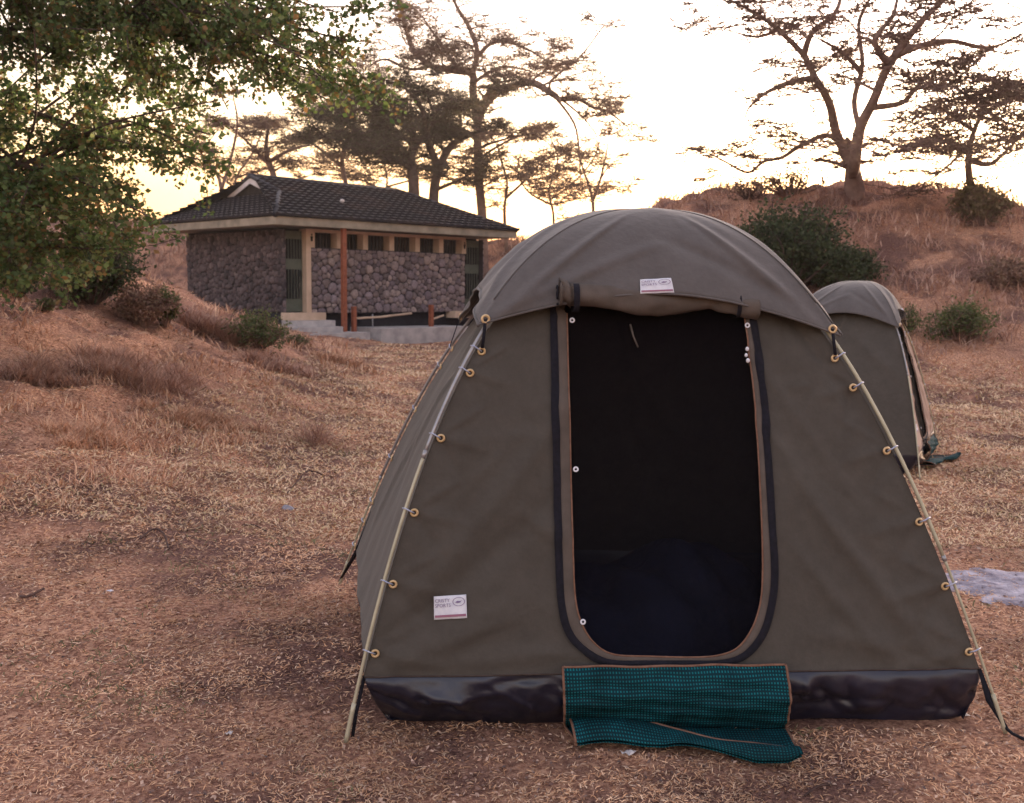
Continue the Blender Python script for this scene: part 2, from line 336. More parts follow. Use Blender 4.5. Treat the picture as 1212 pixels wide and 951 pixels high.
# arc length parameter, so that rows are evenly spaced
_P = np.array([pole_pt(0, s) for s in _s]); _a = np.concatenate([[0], np.cumsum(np.linalg.norm(np.diff(_P, axis=0), axis=1))]); _a /= _a[-1]
def s_of_a(a): return float(np.interp(a, _a, _s))
def a_of_s(s): return float(np.interp(s, _s, _a))
HEM_Z = .228; A0 = a_of_s(s_of_z(HEM_Z))
def side_normal(k):
    d = FEET[(k+1) % 4]-FEET[k]; n = np.array([d[1], -d[0], 0]); return n/np.linalg.norm(n)
def crease(u, v, u0, v0, u1, v1, amp, wd):
    du, dv = u1-u0, v1-v0; L = du*du+dv*dv; t = ((u-u0)*du+(v-v0)*dv)/L; tt = min(max(t, 0), 1)
    d = math.hypot(u-(u0+du*tt), (v-(v0+dv*tt))*.8)
    return 1.55*amp*math.exp(-(d/wd)**2)*math.sin(math.pi*min(max(t, .02), .98))**.6
CR = [(.72, .62, .97, .1, .012, .018), (.78, .5, 1.0, .04, -.01, .02), (.75, .35, .93, .02, .014, .016), (.72, .22, .86, .0, .01, .014), (.7, .45, .8, .3, .008, .014),
      (.0, .03, .3, .3, -.01, .02), (.02, .08, .33, .5, .009, .022), (.22, .45, .34, .42, .01, .012), (.2, .26, .33, .2, .008, .012), (.0, .0, .25, .12, .012, .02),
      (.04, .9, .3, .55, .008, .02), (.96, .9, .72, .5, .009, .022), (.1, .02, .33, .03, .008, .012), (.88, .8, 1.0, .3, -.012, .025), (.9, .03, .72, .06, .009, .014)]
rs = random.Random(3)
ZL = {0: [.323, .564, .814, 1.077, 1.311], 1: [.301, .536, .768, 1.027, 1.26]}
PK = [c_ for k_, zs in ZL.items() for z_ in zs for c_ in ((lambda v0: [(abs(k_-.0), v0, abs(k_-.13), v0-.03, .006, .007), (abs(k_-.0), v0, abs(k_-.1), v0-.09, -.005, .008), (abs(k_-.0), v0, abs(k_-.09), v0+.05, .005, .007)])((a_of_s(s_of_z(z_))-A0)/(1-A0)))]
CRF = PK+[(lambda a, b, t, L: (a, b, a+L*math.cos(t), b+L*math.sin(t), rs.choice([-1, 1])*rs.uniform(.002, .0045), rs.uniform(.006, .011)))(rs.choice([rs.uniform(.02, .3), rs.uniform(.7, .98)]), rs.uniform(0, .9), rs.uniform(-1.2, 1.2), rs.uniform(.06, .22)) for _ in range(34)]
CR2 = [(rs.uniform(0, 1), rs.uniform(0, .8), rs.uniform(0, 1), rs.uniform(0, 1), rs.uniform(-.014, .014), rs.uniform(.015, .03)) for _ in range(11)]
def wall_pt(k, u, a):
    """tent wall between pole k and k+1; a = arc parameter along the pole"""
    s = s_of_a(a); A_, B_ = pole_pt(k, s, .018, -.012), pole_pt((k+1) % 4, s, .018, -.012)
    p = A_*(1-u)+B_*u; n = side_normal(k); v = (a-A0)/(1-A0)
    sag = 4*u*(1-u)
    d = -.03*sag*math.sin(math.pi*min(v, 1))**.5 if v > 0 else 0
    d += sum(crease(u, v, *c) for c in (CR+CRF if k == 0 else CR2))
    d += .006*math.sin(u*11+v*7+k)*math.sin(v*9+u*4)*(sag**.5)
    d += .004*math.sin(u*31+v*17)*math.sin(v*23-u*9)*(sag**.5)
    # edges scallop a little between hooks
    p = p+n*d; p[2] -= .0
    return p
tent = thing('dome_tent', (AP[0], AP[1], 0), 'large olive-brown canvas dome tent with its door rolled up, filling the foreground', 'tent', 'canvas dome tents on the campsite')
NU, NV = 190, 150
def wall_grid(k, nu, nv, a1=1.0):
    V = []
    for j in range(nv+1):
        a = A0+(a1-A0)*j/nv
        for i in range(nu+1): V.append(wall_pt(k, i/nu, a))
    return np.array(V)
FV = wall_grid(0, NU, NV, a_of_s(.8)); FF = grid_faces(NU, NV)
bvh = BVHTree.FromPolygons([Vector(v) for v in FV], FF)
def on(px, py, off=0.0, tree=None):
    h = (tree or bvh).ray_cast(Vector(EYEP), Vector(ray(px, py)).normalized())
    if h[0] is None:
        h = (tree or bvh).find_nearest(Vector(at(px, py, 3.9)))
    n = h[1] if h[1].y < 0 else -h[1]
    return np.array(h[0]+n*off)
def catmull(pts, n=10, closed=False):
    P = [np.array(p, float) for p in pts]; out = []
    for i in range(len(P)-1):
        p0, p1, p2, p3 = P[max(i-1, 0)], P[i], P[i+1], P[min(i+2, len(P)-1)]
        for j in range(n):
            t = j/n; out.append(.5*((2*p1)+(-p0+p2)*t+(2*p0-5*p1+4*p2-p3)*t*t+(-p0+3*p1-3*p2+p3)*t**3))
    out.append(P[-1]); return out
INN = [(671, 372), (672, 430), (674, 500), (676, 580), (678, 650), (681, 710), (690, 742), (706, 764), (728, 775), (770, 777), (815, 778), (848, 776), (872, 767), (889, 745), (899, 715), (902, 680), (901, 620), (897, 540), (892, 470), (885, 410), (880, 368)]
OUT = [(656, 362), (658, 430), (659, 500), (661, 580), (663, 650), (666, 715), (676, 750), (697, 772), (724, 783), (770, 784), (815, 784), (853, 783), (880, 774), (900, 750), (910, 717), (914, 680), (911, 620), (906, 540), (901, 470), (893, 410), (885, 362)]
inn, out_ = catmull(INN, 8), catmull(OUT, 8)
def inpoly(x, y, P):
    c = False; j = len(P)-1
    for i in range(len(P)):
        if (P[i][1] > y) != (P[j][1] > y) and x < (P[j][0]-P[i][0])*(y-P[i][1])/(P[j][1]-P[i][1])+P[i][0]: c = not c
        j = i
    return c
midp = [(a+b)/2*.35+a*.65 for a, b in zip(inn, out_)] + [np.array([882, 340]), np.array([668, 340])]
def inside(f):
    x, y = proj((FV[f[0]]+FV[f[2]])/2); return inpoly(x, y, midp)
hole = [inside(f) for f in FF]
keep = [f for f, h in zip(FF, hole) if not h]
tops = wall_grid(0, 60, 24)
wf = obj('front_wall', FV, keep, canvas, tent)
bm_inner = [f for f, h in zip(FF, hole) if h]
# upper remainder of the front wall under the cap
V = []; 
for j in range(13):
    a = a_of_s(.8)+(1-a_of_s(.8))*j/12
    for i in range(41): V.append(wall_pt(0, i/40, a))
obj('front_crown', V, grid_faces(40, 12), canvas, wf)
for k, nm in ((1, 'right_wall'), (2, 'back_wall'), (3, 'left_wall')):
    obj(nm.split('_')[0] == 'x' and nm or 'side_wall' if k != 2 else 'back_wall', wall_grid(k, 70, 60), grid_faces(70, 60), canvas, tent)
# mosquito net behind the door
nm_ = bpy.data.materials.new('mosquito_net'); nm_.use_nodes = True; q = nm_.node_tree
pb = q.nodes['Principled BSDF']; pb.inputs['Base Color'].default_value = (.006, .005, .008, 1); pb.inputs['Roughness'].default_value = .9; pb.inputs['Specular IOR Level'].default_value = .1
tp = q.nodes.new('ShaderNodeBsdfTransparent'); ms = q.nodes.new('ShaderNodeMixShader'); ms.inputs[0].default_value = .45
q.links.new(tp.outputs[0], ms.inputs[1]); q.links.new(pb.outputs[0], ms.inputs[2]); q.links.new(ms.outputs[0], q.nodes['Material Output'].inputs[0])
n0 = side_normal(0)
used = sorted({i for f in bm_inner for i in f}); ix = {v: i for i, v in enumerate(used)}
netV = FV[used]-n0*.012
net = obj('door_net', netV, [tuple(ix[i] for i in f) for f in bm_inner], nm_, tent)
# fabric band round the opening, the black zip tape outside it
NB = 4; V = []
for a, b in zip(inn, out_):
    for c in range(NB+1):
        t = c/NB; p = np.array(a)*(1-t)+np.array(b)*t; V.append(on(p[0], p[1], .005+.006*math.sin(math.pi*t)))
band = obj('door_band', V, grid_faces(NB, len(inn)-1), canvas_band, tent)
mb = MB(); mb.tube([on(p[0], p[1], .006) for p in inn], .0035, 6); mb.build('binding', brown_pipe, band)
V = []
for a, b in zip(inn, out_):
    d = np.array(b)-np.array(a); d = d/(np.linalg.norm(d)+1e-6)
    for c in range(4):
        p = np.array(b)+d*(-2.5+9.0*c/3); V.append(on(p[0], p[1], .011+.005*math.sin(math.pi*c/3)))
zt = obj('zip_tape', V, grid_faces(3, len(inn)-1), tape, tent)
# rolled-up door flap
rollp = catmull([(654, 361), (680, 362), (720, 364), (756, 368), (790, 367), (826, 362), (855, 367), (889, 373)], 8); V = []
nr_ = 20
for i, p in enumerate(rollp):
    t = i/(len(rollp)-1); c = on(p[0], p[1]-1, .05+.05*math.exp(-(t/.42)**2))
    rr = .05-.006*math.sin(t*9)-.012*math.exp(-((t-.78)/.05)**2)-.006*math.exp(-((t-.45)/.04)**2)-.004*t
    e1 = np.array([0, 0, 1.0]); e2 = side_normal(0)
    for k in range(nr_):
        an = 2*math.pi*k/nr_; q_ = rr*(1+.06*math.sin(3*an+t*14)+.04*math.sin(5*an-t*21)); V.append(c+e1*math.sin(an)*q_*(.96)+e2*math.cos(an)*q_*.8)
FR_ = [(i*nr_+k, i*nr_+(k+1) % nr_, (i+1)*nr_+(k+1) % nr_, (i+1)*nr_+k) for i in range(len(rollp)-1) for k in range(nr_)]
FR_ += [tuple(range(nr_)), tuple((len(rollp)-1)*nr_+k for k in range(nr_))]
roll = obj('rolled_flap', V, FR_, canvas_band, tent)
def strap_round(px, py, wd=.02, r=.049, mat=tape, name='strap'):
    c = on(px, py-1, .05+.05*math.exp(-(max(px-654, 0)/235/.42)**2)); V = []
    x = FRf-FLf; x = x/np.linalg.norm(x)
    for s in (-1, 1):
        for k in range(24):
            an = 2*math.pi*k/24; V.append(c+x*s*wd/2+np.array([0, 0, 1])*math.sin(an)*r+side_normal(0)*math.cos(an)*r*.84)
    return obj(name, V, [(k, (k+1) % 24, 24+(k+1) % 24, 24+k) for k in range(24)], mat, roll)
strap_round(672, 361, .022, .0535); strap_round(872, 369, .016, .049)
# spiral seen on the left end
c = on(653, 360, .1); sp = [c-np.array([.004, 0, 0])+np.array([0, 0, 1])*math.sin(a)*.008*(a/2.2)+side_normal(0)*math.cos(a)*.007*(a/2.2) for a in np.linspace(1, 11.5, 50)]
MB().tube(sp, .004, 5).build('flap_spiral', tape, roll)
# toggles
for i, (x, y) in enumerate([(677, 381), (681, 556), (689, 736), (883, 387)]):
    MB().torus(on(x, y, .016), n0+np.array([0, 0, .2]), .0075, .0034, 12, 6).build('toggle', whitepl, band)
mb = MB()
for x, y, r in ((884, 414, .009), (883, 421, .008), (884, 428, .0095)): mb.ball(on(x, y, .02), (r*.8, r*.8, r), 8, 6)
mb.build('zip_pull', whitepl, zt)
MB().tube([on(746, 384, .0), on(750, 398, -.004), on(755, 411, .0)], .004, 6).build('hanging_loop', canvas_band, net)
# cap (fly) over the top
def cap_hem(k, u):
    c0, c1, mid = s_of_z(1.425 if k == 0 else 1.40), s_of_z(1.395 if k == 0 else 1.42), s_of_z(1.545 if k == 0 else 1.56)
    e = abs(2*u-1)**1.9; c = c0 if u < .5 else c1
    return c*e+mid*(1-e)
def cap_pt(k, u, v):
    sh = cap_hem(k, u); ah = a_of_s(sh); a = ah+(1-ah)*v; s = s_of_a(a)
    A_, B_ = pole_pt(k, s, -.012, .03), pole_pt((k+1) % 4, s, -.012, .03)
    p = A_*(1-u)+B_*u; n = side_normal(k); sag = 4*u*(1-u)
    d = .05*sag*(1-v)**1.2+.012*sag
    d += crease(u, v, .04, .0, .3, .6, .016, .03)+crease(u, v, .96, .0, .72, .6, .016, .03)+crease(u, v, .02, .02, .55, .3, .010, .03)+crease(u, v, .98, .05, .5, .34, -.010, .035)
    d += .007*math.sin(u*16+k)*math.sin(v*6+u*5)*(1-v)+.006*math.sin(u*37+2*k)*(1-v)**3
    d += .006*math.sin(u*23+v*9)*sag*(1-v)
    p = p+n*d; p[2] += .028*sag*math.sin(math.pi*v**.7)+.018
    return p
CU, CV = 90, 60; V = []; Fc = []; rims = []
for k in range(4):
    off = len(V)
    for j in range(CV+1):
        for i in range(CU+1): V.append(cap_pt(k, i/CU, j/CV))
    Fc += grid_faces(CU, CV, off); rims.append([cap_pt(k, i/CU, 0) for i in range(CU+1)])
cap = obj('tent_cap', V, Fc, canvas_cap, tent)
me = cap.data; import bmesh
bm = bmesh.new(); bm.from_mesh(me); bmesh.ops.remove_doubles(bm, verts=bm.verts, dist=.0008); bm.to_mesh(me); bm.free()
for pl in me.polygons: pl.use_smooth = True
sm = cap.modifiers.new('thickness', 'SOLIDIFY'); sm.thickness = .004
bcap = BVHTree.FromPolygons([Vector(v) for v in V], Fc)
for k in range(4): MB().tube([p+side_normal(k)*.001 for p in rims[k]], .0045, 6).build('hem', canvas_cap, cap)
for k in range(4): MB().tube([pole_pt(k, s, -.012, .03)+np.array([0,0,.0185]) for s in np.linspace(.48, .985, 40)], .004, 5).build('ridge_seam', canvas_cap, cap)
# poles
for k in range(4):
    s1 = s_of_z(1.0) if k in (0,) else s_of_z(.62)
    lower = [pole_pt(k, s) for s in np.linspace(0.0, s1, 24)]; upper = [pole_pt(k, s) for s in np.linspace(s1, 1, 50)]
    if k == 0:
        po = MB().tube(upper, .0068, 8).build('pole', steel, tent); MB().tube(lower, .0066, 8).build('lower_pole', gold, po)
    else:
        po = MB().tube(upper, .0075, 8).build('pole', gold if k == 1 else steel, tent); MB().tube(lower, .0055, 8).build('lower_pole', gold, po)
    MB().tube([pole_pt(k, s) for s in np.linspace(0, .03, 6)], .0085, 8).build('ferrule', gold, po)
    MB().tube([pole_pt(k, s1*.985), pole_pt(k, s1*1.02)], .0088, 8).build('joint', steel, po)
# grommets, hooks
SL = {0: [.323, .564, .814, 1.077, 1.311, 1.39], 1: [.301, .536, .768, 1.027, 1.26, 1.37], 2: [.3, .55, .8, 1.05, 1.3], 3: [.25, .39, .508, .752, 1.016, 1.24, 1.33]}
SL = {k: [s_of_z(z) for z in v] for k, v in SL.items()}
for k in range(4):
    kn = {0: 0, 1: 0, 2: 2, 3: 3}[k]; n = side_normal(kn); cho = FEET[(k+1) % 4]-FEET[k] if k in (0, 2, 3) and kn == k else FEET[(k-1) % 4]-FEET[k]
    if k == 3: cho = FEET[0]-FEET[3]
    cho = cho/np.linalg.norm(cho)
    if k == 3: n = side_normal(3)
    for s in SL[k]:
        pp = pole_pt(k, s); c = pole_pt(k, s, .018, -.012)+cho*.016+n*.01+np.array([0, 0, -.012])
        g = MB().torus(c, n, .0115, .0048, 14, 6).build('grommet', brass, tent)
        MB().tube([c+n*.004, c*.5+pp*.5+n*.012, pp+n*.011, pp-cho*.012], .003, 5).build('hook', hookm, g)
    c = cap_pt(k if k != 1 else 0, 0.012 if k != 1 else .988, .02)+n*.01
    g = MB().torus(c, n, .013, .0052, 14, 6).build('grommet', brass, cap)
    e = pole_pt(k, SL[k][-1], .018, -.012)+cho*.018+n*.02
    V = [c-cho*.006, c+cho*.006, e+cho*.006, e-cho*.006]
    obj('elastic_strap', V, [(0, 1, 2, 3)], tape, g).modifiers.new('t', 'SOLIDIFY').thickness = .003
# groundsheet skirt
def hem_corner(k): return pole_pt(k, s_of_a(A0), .018, -.012)
GCORN = [np.array([-.45, 3.72, 0]), np.array([1.75, 3.81, 0]), np.array([1.45, 5.28, 0]), np.array([-.55, 5.2, 0])]
V = []; ns, nh = 200, 22
SK = [[(lambda a, b, t, L: (a, b, a+L*math.cos(t), b+L*5*math.sin(t), rs.choice([-1, 1])*rs.uniform(.016, .034), rs.uniform(.004, .011)))(rs.uniform(0, 1), rs.uniform(0, 1), rs.choice([rs.uniform(-.5, .5), rs.uniform(.8, 2.2)]), rs.uniform(.05, .16)) for _ in range(44)] for k in range(4)]
def sk_crease(u, v, c):
    u0, v0, u1, v1, amp, wd = c; du, dv = u1-u0, (v1-v0)*.1; L = du*du+dv*dv+1e-9; t = ((u-u0)*du+(v-v0)*.1*dv)/L; tt = min(max(t, 0), 1)
    d = math.hypot(u-(u0+du*tt), (v-v0)*.1-dv*tt); return amp*math.exp(-d/wd)
for k in range(4):
    A_, B_, g0, g1_ = hem_corner(k), hem_corner((k+1) % 4), GCORN[k], GCORN[(k+1) % 4]; n = side_normal(k)
    for i in range(ns):
        u = i/ns; top = wall_pt(k, u, A0)-np.array([0, 0, 0]); bot = g0*(1-u)+g1_*u
        cr = min(u, 1-u)*2.3; rnd = .03*math.exp(-(cr/.07)**2)
        for j in range(nh+1):
            v = j/nh; p = top*(1-v)+bot*v
            bul = .05*math.sin(math.pi*v**.75)
            def rg(x): return 1-abs(math.sin(x))
            wr = 1.8*(.02*(rg(u*13+v*2.2+1.2*math.sin(u*9))-.5)*math.sin(math.pi*v)+.016*(rg(v*3.4-u*21+1.5*math.sin(u*7+k))-.5)*math.sin(math.pi*v)+.01*(rg(v*6+u*33+math.sin(u*19))-.5)*math.sin(math.pi*v))+.45*(.022*math.sin(u*23+v*3+math.sin(u*61))*math.sin(math.pi*v**.8)+.011*math.sin(u*57-v*8+2*math.sin(v*5))*math.sin(math.pi*v)+.014*math.sin(v*10+u*31+1.5*math.sin(u*17))*math.sin(math.pi*v)
                  +.007*math.sin(u*140+v*13)*math.sin(math.pi*v)+.006*math.sin(u*91-v*27)*math.sin(math.pi*v))
            kb = 1.0 if k == 0 else .35
            p = p+n*(kb*(bul+wr*.5)+kb*sum(sk_crease(u, v, c_) for c_ in SK[k])*math.sin(math.pi*min(v, .97)**.8)-rnd*v)
            p[2] = (HEM_Z*(1-v)**1.0)*(1-.0)+(.0+.006*math.sin(u*19))*(v)
            if j == 0: p = top
            V.append(p)
Fc = []
tot = 4*ns
for i in range(tot):
    for j in range(nh): a = i*(nh+1)+j; b = ((i+1) % tot)*(nh+1)+j; Fc.append((a, a+1, b+1, b))
obj('groundsheet_skirt', V, Fc, plastic, tent)
MB().add([GCORN[0]+[0, .0, .012], GCORN[1]+[0, 0, .012], GCORN[2]+[0, 0, .012], GCORN[3]+[0, 0, .012]], [(0, 1, 2, 3)]).build('tent_floor', plastic, tent)
MB().tube([wall_pt(0, i/120, A0)+n0*.003 for i in range(121)], .0035, 5).build('hem', material('dark_binding', (.05, .035, .03), (.07, .05, .045), scale=40), wf)
# seams
MB().tube([wall_pt(3, 1-i/100*0, A0+(a_of_s(.45)-A0)*i/100)+side_normal(3)*.0 for i in range(101)], .004, 5).build('corner_seam', canvas, wf)
# corner peg straps
def strap(name, P, wd, mat, parent):
    P = [np.array(p, float) for p in P]; V = []
    for i, p in enumerate(P):
        w_ = wd[i] if hasattr(wd, '__len__') else wd; V += [p-np.array([w_/2, 0, 0]), p+np.array([w_/2, 0, 0])]
    o = obj(name, V, [(2*i, 2*i+1, 2*i+3, 2*i+2) for i in range(len(P)-1)], mat, parent); o.modifiers.new('t', 'SOLIDIFY').thickness = .003; return o
hc1 = hem_corner(1); strap('corner_strap', [hc1, (hc1*.5+FRf*.5)+[-.01, 0, .0], FRf+[.0, -.0, .02]], [.012, .028, .018], tape, tent)
hc3 = hem_corner(3); strap('corner_strap', [at(440, 605, 5.42), at(424, 650, 5.47), BLf+[.0, -.0, .02]], [.01, .028, .012], tape, tent)
hc0 = hem_corner(0); strap('corner_strap', [hc0, (hc0*.5+FLf*.5)+[.0, .03, -.02], FLf+[.02, .03, .01]], [.012, .014, .012], tape, tent)
pr = gnd(1205, 876); MB().tube([FRf+[0, 0, .02], FRf*.5+pr*.5+[0, 0, .012], gnd(1222, 882)+[0, 0, .005]], .006, 6).build('guy_cord', tape, tent)
# cloth labels with lettering
def text_mesh(s, size, spacing=1.0):
    c = bpy.data.curves.new('t', 'FONT'); c.body = s; c.size = size; c.space_character = spacing; c.resolution_u = 2
    o = bpy.data.objects.new('t', c); COL.objects.link(o); bpy.context.view_layer.update()
    me = o.to_mesh(); V = [tuple(v.co) for v in me.vertices]; Fc = [tuple(p.vertices) for p in me.polygons]
    o.to_mesh_clear(); bpy.data.objects.remove(o); bpy.data.curves.remove(c); return V, Fc
def cloth_label(q, tree, parent, off=.006):
    """q: four corners TL TR BR BL; unit card 1.0 x .72"""
    c = [on(x, y, off, tree) for x, y in q]
    def m_(x, y, z=0):
        x = max(0, min(1, x)); y = max(0, min(1, y))
        p = (c[0]*(1-x)+c[1]*x)*y+(c[3]*(1-x)+c[2]*x)*(1-y); return p+nrm*z
    nrm = np.cross(c[1]-c[0], c[3]-c[0]); nrm = nrm/np.linalg.norm(nrm); nrm = nrm if nrm[1] < 0 else -nrm
    V = [m_(i/8, j/6, .0012*math.sin(i*1.3+j)) for j in range(7) for i in range(9)]
    L = obj('cloth_label', V, grid_faces(8, 6), tagw, parent); L.modifiers.new('t', 'SOLIDIFY').thickness = .0015
    mb = MB()
    for s, x0, y0, sc in (('CRISTY', .03, .73, .148), ('SPORTS', .03, .52, .148)):
        v, f = text_mesh(s, 1.0); mb.add([m_(x0+a*sc*.95, y0+b*sc*1.45, .0035) for a, b, _ in v], f)
    mb.build('lettering', tagink, L)
    mb = MB()
    for j in range(24):
        a0, a1 = j*2*math.pi/24, (j+1)*2*math.pi/24
        for R1, R2, cx in ((.17, .19, .76),):
            P = [m_(cx+r*math.cos(a), .72+r*1.0*math.sin(a), .0035) for r, a in ((R1, a0), (R2, a0), (R2, a1), (R1, a1))]
            mb.add(P, [(0, 1, 2, 3)])
    P = [(.65, .7), (.72, .76), (.8, .74), (.86, .78), (.8, .68), (.71, .66)]
    mb.add([m_(x, y, .0035) for x, y in P], [tuple(range(6))])
    mb.build('emblem', tagink, L)
    mb = MB(); mb.add([m_(.03, .09, .0035), m_(.97, .09, .0035), m_(.97, .19, .0035), m_(.03, .19, .0035)], [(0, 1, 2, 3)]); mb.build('stripe', tagred, L)
cloth_label([(513, 705), (552, 704), (553, 732), (514, 734)], None, wf)
cloth_label([(757, 332), (794, 330), (798, 347), (760, 349)], bcap, cap)
# teal mat sewn to the sill
mm_ = bpy.data.materials.new('teal_net_mat'); mm_.use_nodes = True; q = mm_.node_tree; b = q.nodes['Principled BSDF']
tc = q.nodes.new('ShaderNodeTexCoord'); uvn = q.nodes.new('ShaderNodeAttribute'); uvn.attribute_name = 'weave'
br = q.nodes.new('ShaderNodeTexBrick'); br.offset = 0.0; br.inputs['Scale'].default_value = 1; br.inputs['Brick Width'].default_value = .0112; br.inputs['Row Height'].default_value = .0112
br.inputs['Mortar Size'].default_value = .0034; br.inputs['Mortar Smooth'].default_value = .3
br.inputs['Color1'].default_value = (.008, .17, .2, 1); br.inputs['Color2'].default_value = (.007, .12, .15, 1); br.inputs['Mortar'].default_value = (.004, .028, .04, 1)
nz = q.nodes.new('ShaderNodeTexNoise'); nz.inputs['Scale'].default_value = 9; nz.inputs['Detail'].default_value = 5
rp = q.nodes.new('ShaderNodeValToRGB'); rp.color_ramp.elements[0].position = .38; rp.color_ramp.elements[0].color = (.5, .5, .5, 1); rp.color_ramp.elements[1].position = .6
mu = q.nodes.new('ShaderNodeMix'); mu.data_type = 'RGBA'; mu.blend_type = 'MULTIPLY'; mu.inputs[0].default_value = .8
q.links.new(uvn.outputs['Vector'], br.inputs['Vector']); q.links.new(tc.outputs['Object'], nz.inputs['Vector']); q.links.new(nz.outputs[0], rp.inputs[0])
q.links.new(br.outputs['Color'], mu.inputs[6]); q.links.new(rp.outputs[0], mu.inputs[7]); q.links.new(mu.outputs[2], b.inputs['Base Color'])
bp = q.nodes.new('ShaderNodeBump'); bp.inputs['Strength'].default_value = .6; bp.inputs['Distance'].default_value = .003; bp.invert = True
q.links.new(br.outputs['Fac'], bp.inputs['Height']); q.links.new(bp.outputs[0], b.inputs['Normal']); b.inputs['Roughness'].default_value = .75; b.inputs['Specular IOR Level'].default_value = .12
def weave(o, nu, nv, w_, h_):
    at_ = o.data.attributes.new('weave', 'FLOAT_VECTOR', 'POINT')
    at_.data.foreach_set('vector', np.array([(i/nu*w_, j/nv*h_, 0) for j in range(nv+1) for i in range(nu+1)], np.float32).ravel())
mu_, mv_ = 90, 50; V = []
TL, TR = on(664, 792, .04), on(925, 792, .04); ML, MR = gnd(668, 862), gnd(928, 864); BLm, BRm = gnd(682, 888), gnd(951, 917)
def mat_pt(u, v):
    T_ = TL*(1-u)+TR*u; M_ = ML*(1-u)+MR*u; B_ = BLm*(1-u)+BRm*u
    M_ = M_+[0, -.015, 0]; B_ = B_+[0, .05*math.sin(math.pi*u)+.012*math.sin(u*14), 0]
    if v < .62:
        t = v/.62; p = T_*(1-t)+M_*t; p[1] -= .065*math.sin(math.pi*t**.8); p[2] = T_[2]*(1-t)**1.1+.012+.0*t
        p[1] -= .006*math.sin(t*14+u*9)*math.sin(math.pi*t)+.004*math.sin(t*33-u*12)+.004*math.sin(u*25+t*5)
    else:
        t = (v-.62)/.38; p = M_*(1-t)+B_*t; p[2] = .014+.012*abs(math.sin(u*8+t*3))*t+.012*math.exp(-((u-.45)/.1)**2)*t+.03*math.exp(-((u-1)/.04)**2)*t
    return p
V = [mat_pt(i/mu_, j/mv_) for j in range(mv_+1) for i in range(mu_+1)]
mat_o = obj('entrance_mat', V, grid_faces(mu_, mv_), mm_, tent); weave(mat_o, mu_, mv_, .83, .42); mat_o.modifiers.new('t', 'SOLIDIFY').thickness = .003
# folded back front edge
FE = [gnd(x, y, z) for x, y, z in ((674, 849, .055), (712, 849, .06), (760, 853, .055), (803, 864, .05), (850, 878, .045), (895, 882, .05), (940, 886, .06))]
fe = catmull(FE, 15)[:91]; 
def fold_pt(u, v):
    e = fe[int(round(u*(len(fe)-1)))]+np.array([0, 0, .004*math.sin(u*11)]); b = mat_pt(u, 1.0)+np.array([0, -.006, .012])
    p = e*(1-v)+b*v; p[2] = e[2]*(1-v)+b[2]*v+.016*math.sin(math.pi*v)*(1+.5*math.sin(u*9)); p[1] -= .015*math.sin(math.pi*v)*v
    return p
nfu = len(fe)-1; V = [fold_pt(i/nfu, j/14) for j in range(15) for i in range(nfu+1)]
fo = obj('folded_edge', V, grid_faces(nfu, 14), mm_, mat_o); weave(fo, nfu, 14, .83, .11); fo.modifiers.new('t', 'SOLIDIFY').thickness = .003
MB().tube([fold_pt(i/nfu, 0)+[0, 0, .002] for i in range(nfu+1)], .0062, 6).build('binding', brown_pipe, mat_o)
MB().tube([mat_pt(0, j/50)+[0, -.003, .003] for j in range(51)], .0048, 6).tube([fold_pt(0, j/14)+[-.002, 0, .002] for j in range(15)], .0048, 6).build('binding', brown_pipe, mat_o)
MB().tube([mat_pt(1, j/50)+[0, -.003, .003] for j in range(51)], .0048, 6).build('binding', brown_pipe, mat_o)
MB().tube([mat_pt(i/60, 0)+[0, -.003, .002] for i in range(61)], .0048, 6).build('binding', brown_pipe, mat_o)
# bedding inside
bc = np.array([.62, 4.5, 0.0]); V = []; nb, mbb = 48, 22
for j in range(mbb+1):
    for i in range(nb):
        th, ph = 2*math.pi*i/nb, math.pi/2*j/mbb
        x, y = math.cos(th)*math.cos(ph), math.sin(th)*math.cos(ph); z = math.sin(ph)
        k = 1+.09*math.sin(3*th+1)+.05*math.sin(7*th+ph*9)
        V.append(bc+np.array([x*.62*k, y*.42*k, .03+z*(.42+.06*math.sin(x*5)+.04*math.sin(x*13+y*7))]))
bo = obj('bedding', V, [(j*nb+i, j*nb+(i+1) % nb, (j+1)*nb+(i+1) % nb, (j+1)*nb+i) for j in range(mbb) for i in range(nb)], bedm, loc=bc)
tag(bo, 'dim blue heap of bedding seen through the open door of the near tent', 'bedding')

# second tent: the same kind turned so its door faces right
t2 = copy_tree(tent)
nf, ff = gnd(1089, 568), gnd(1108, 534)
v1, v2 = (FRf-FLf)[:2], (ff-nf)[:2]; rot = math.atan2(v2[1], v2[0])-math.atan2(v1[1], v1[0]); scl = .885
lf = np.array([FLf[0]-AP[0], FLf[1]-AP[1]])*scl; lr = np.array([lf[0]*math.cos(rot)-lf[1]*math.sin(rot), lf[0]*math.sin(rot)+lf[1]*math.cos(rot)])
t2.location = (nf[0]-lr[0], nf[1]-lr[1], 0); t2.rotation_euler = (0, 0, rot); t2.scale = (scl, scl, scl)
pale = material('canvas_glow_tint', (.36, .25, .21), (.45, .33, .28), scale=4, rough=.85, bump=.4, bscale=28, bdist=.006)  # same canvas made paler: glow on this wall is put into its colour
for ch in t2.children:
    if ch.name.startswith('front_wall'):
        ch.material_slots[0].link = 'OBJECT'; ch.material_slots[0].material = pale; ch['label'] = 'front wall, the glow on it painted in as pale tan'
t2['label'] = 'second dome tent, mostly hidden behind the big tent, its teal mat out on the right'

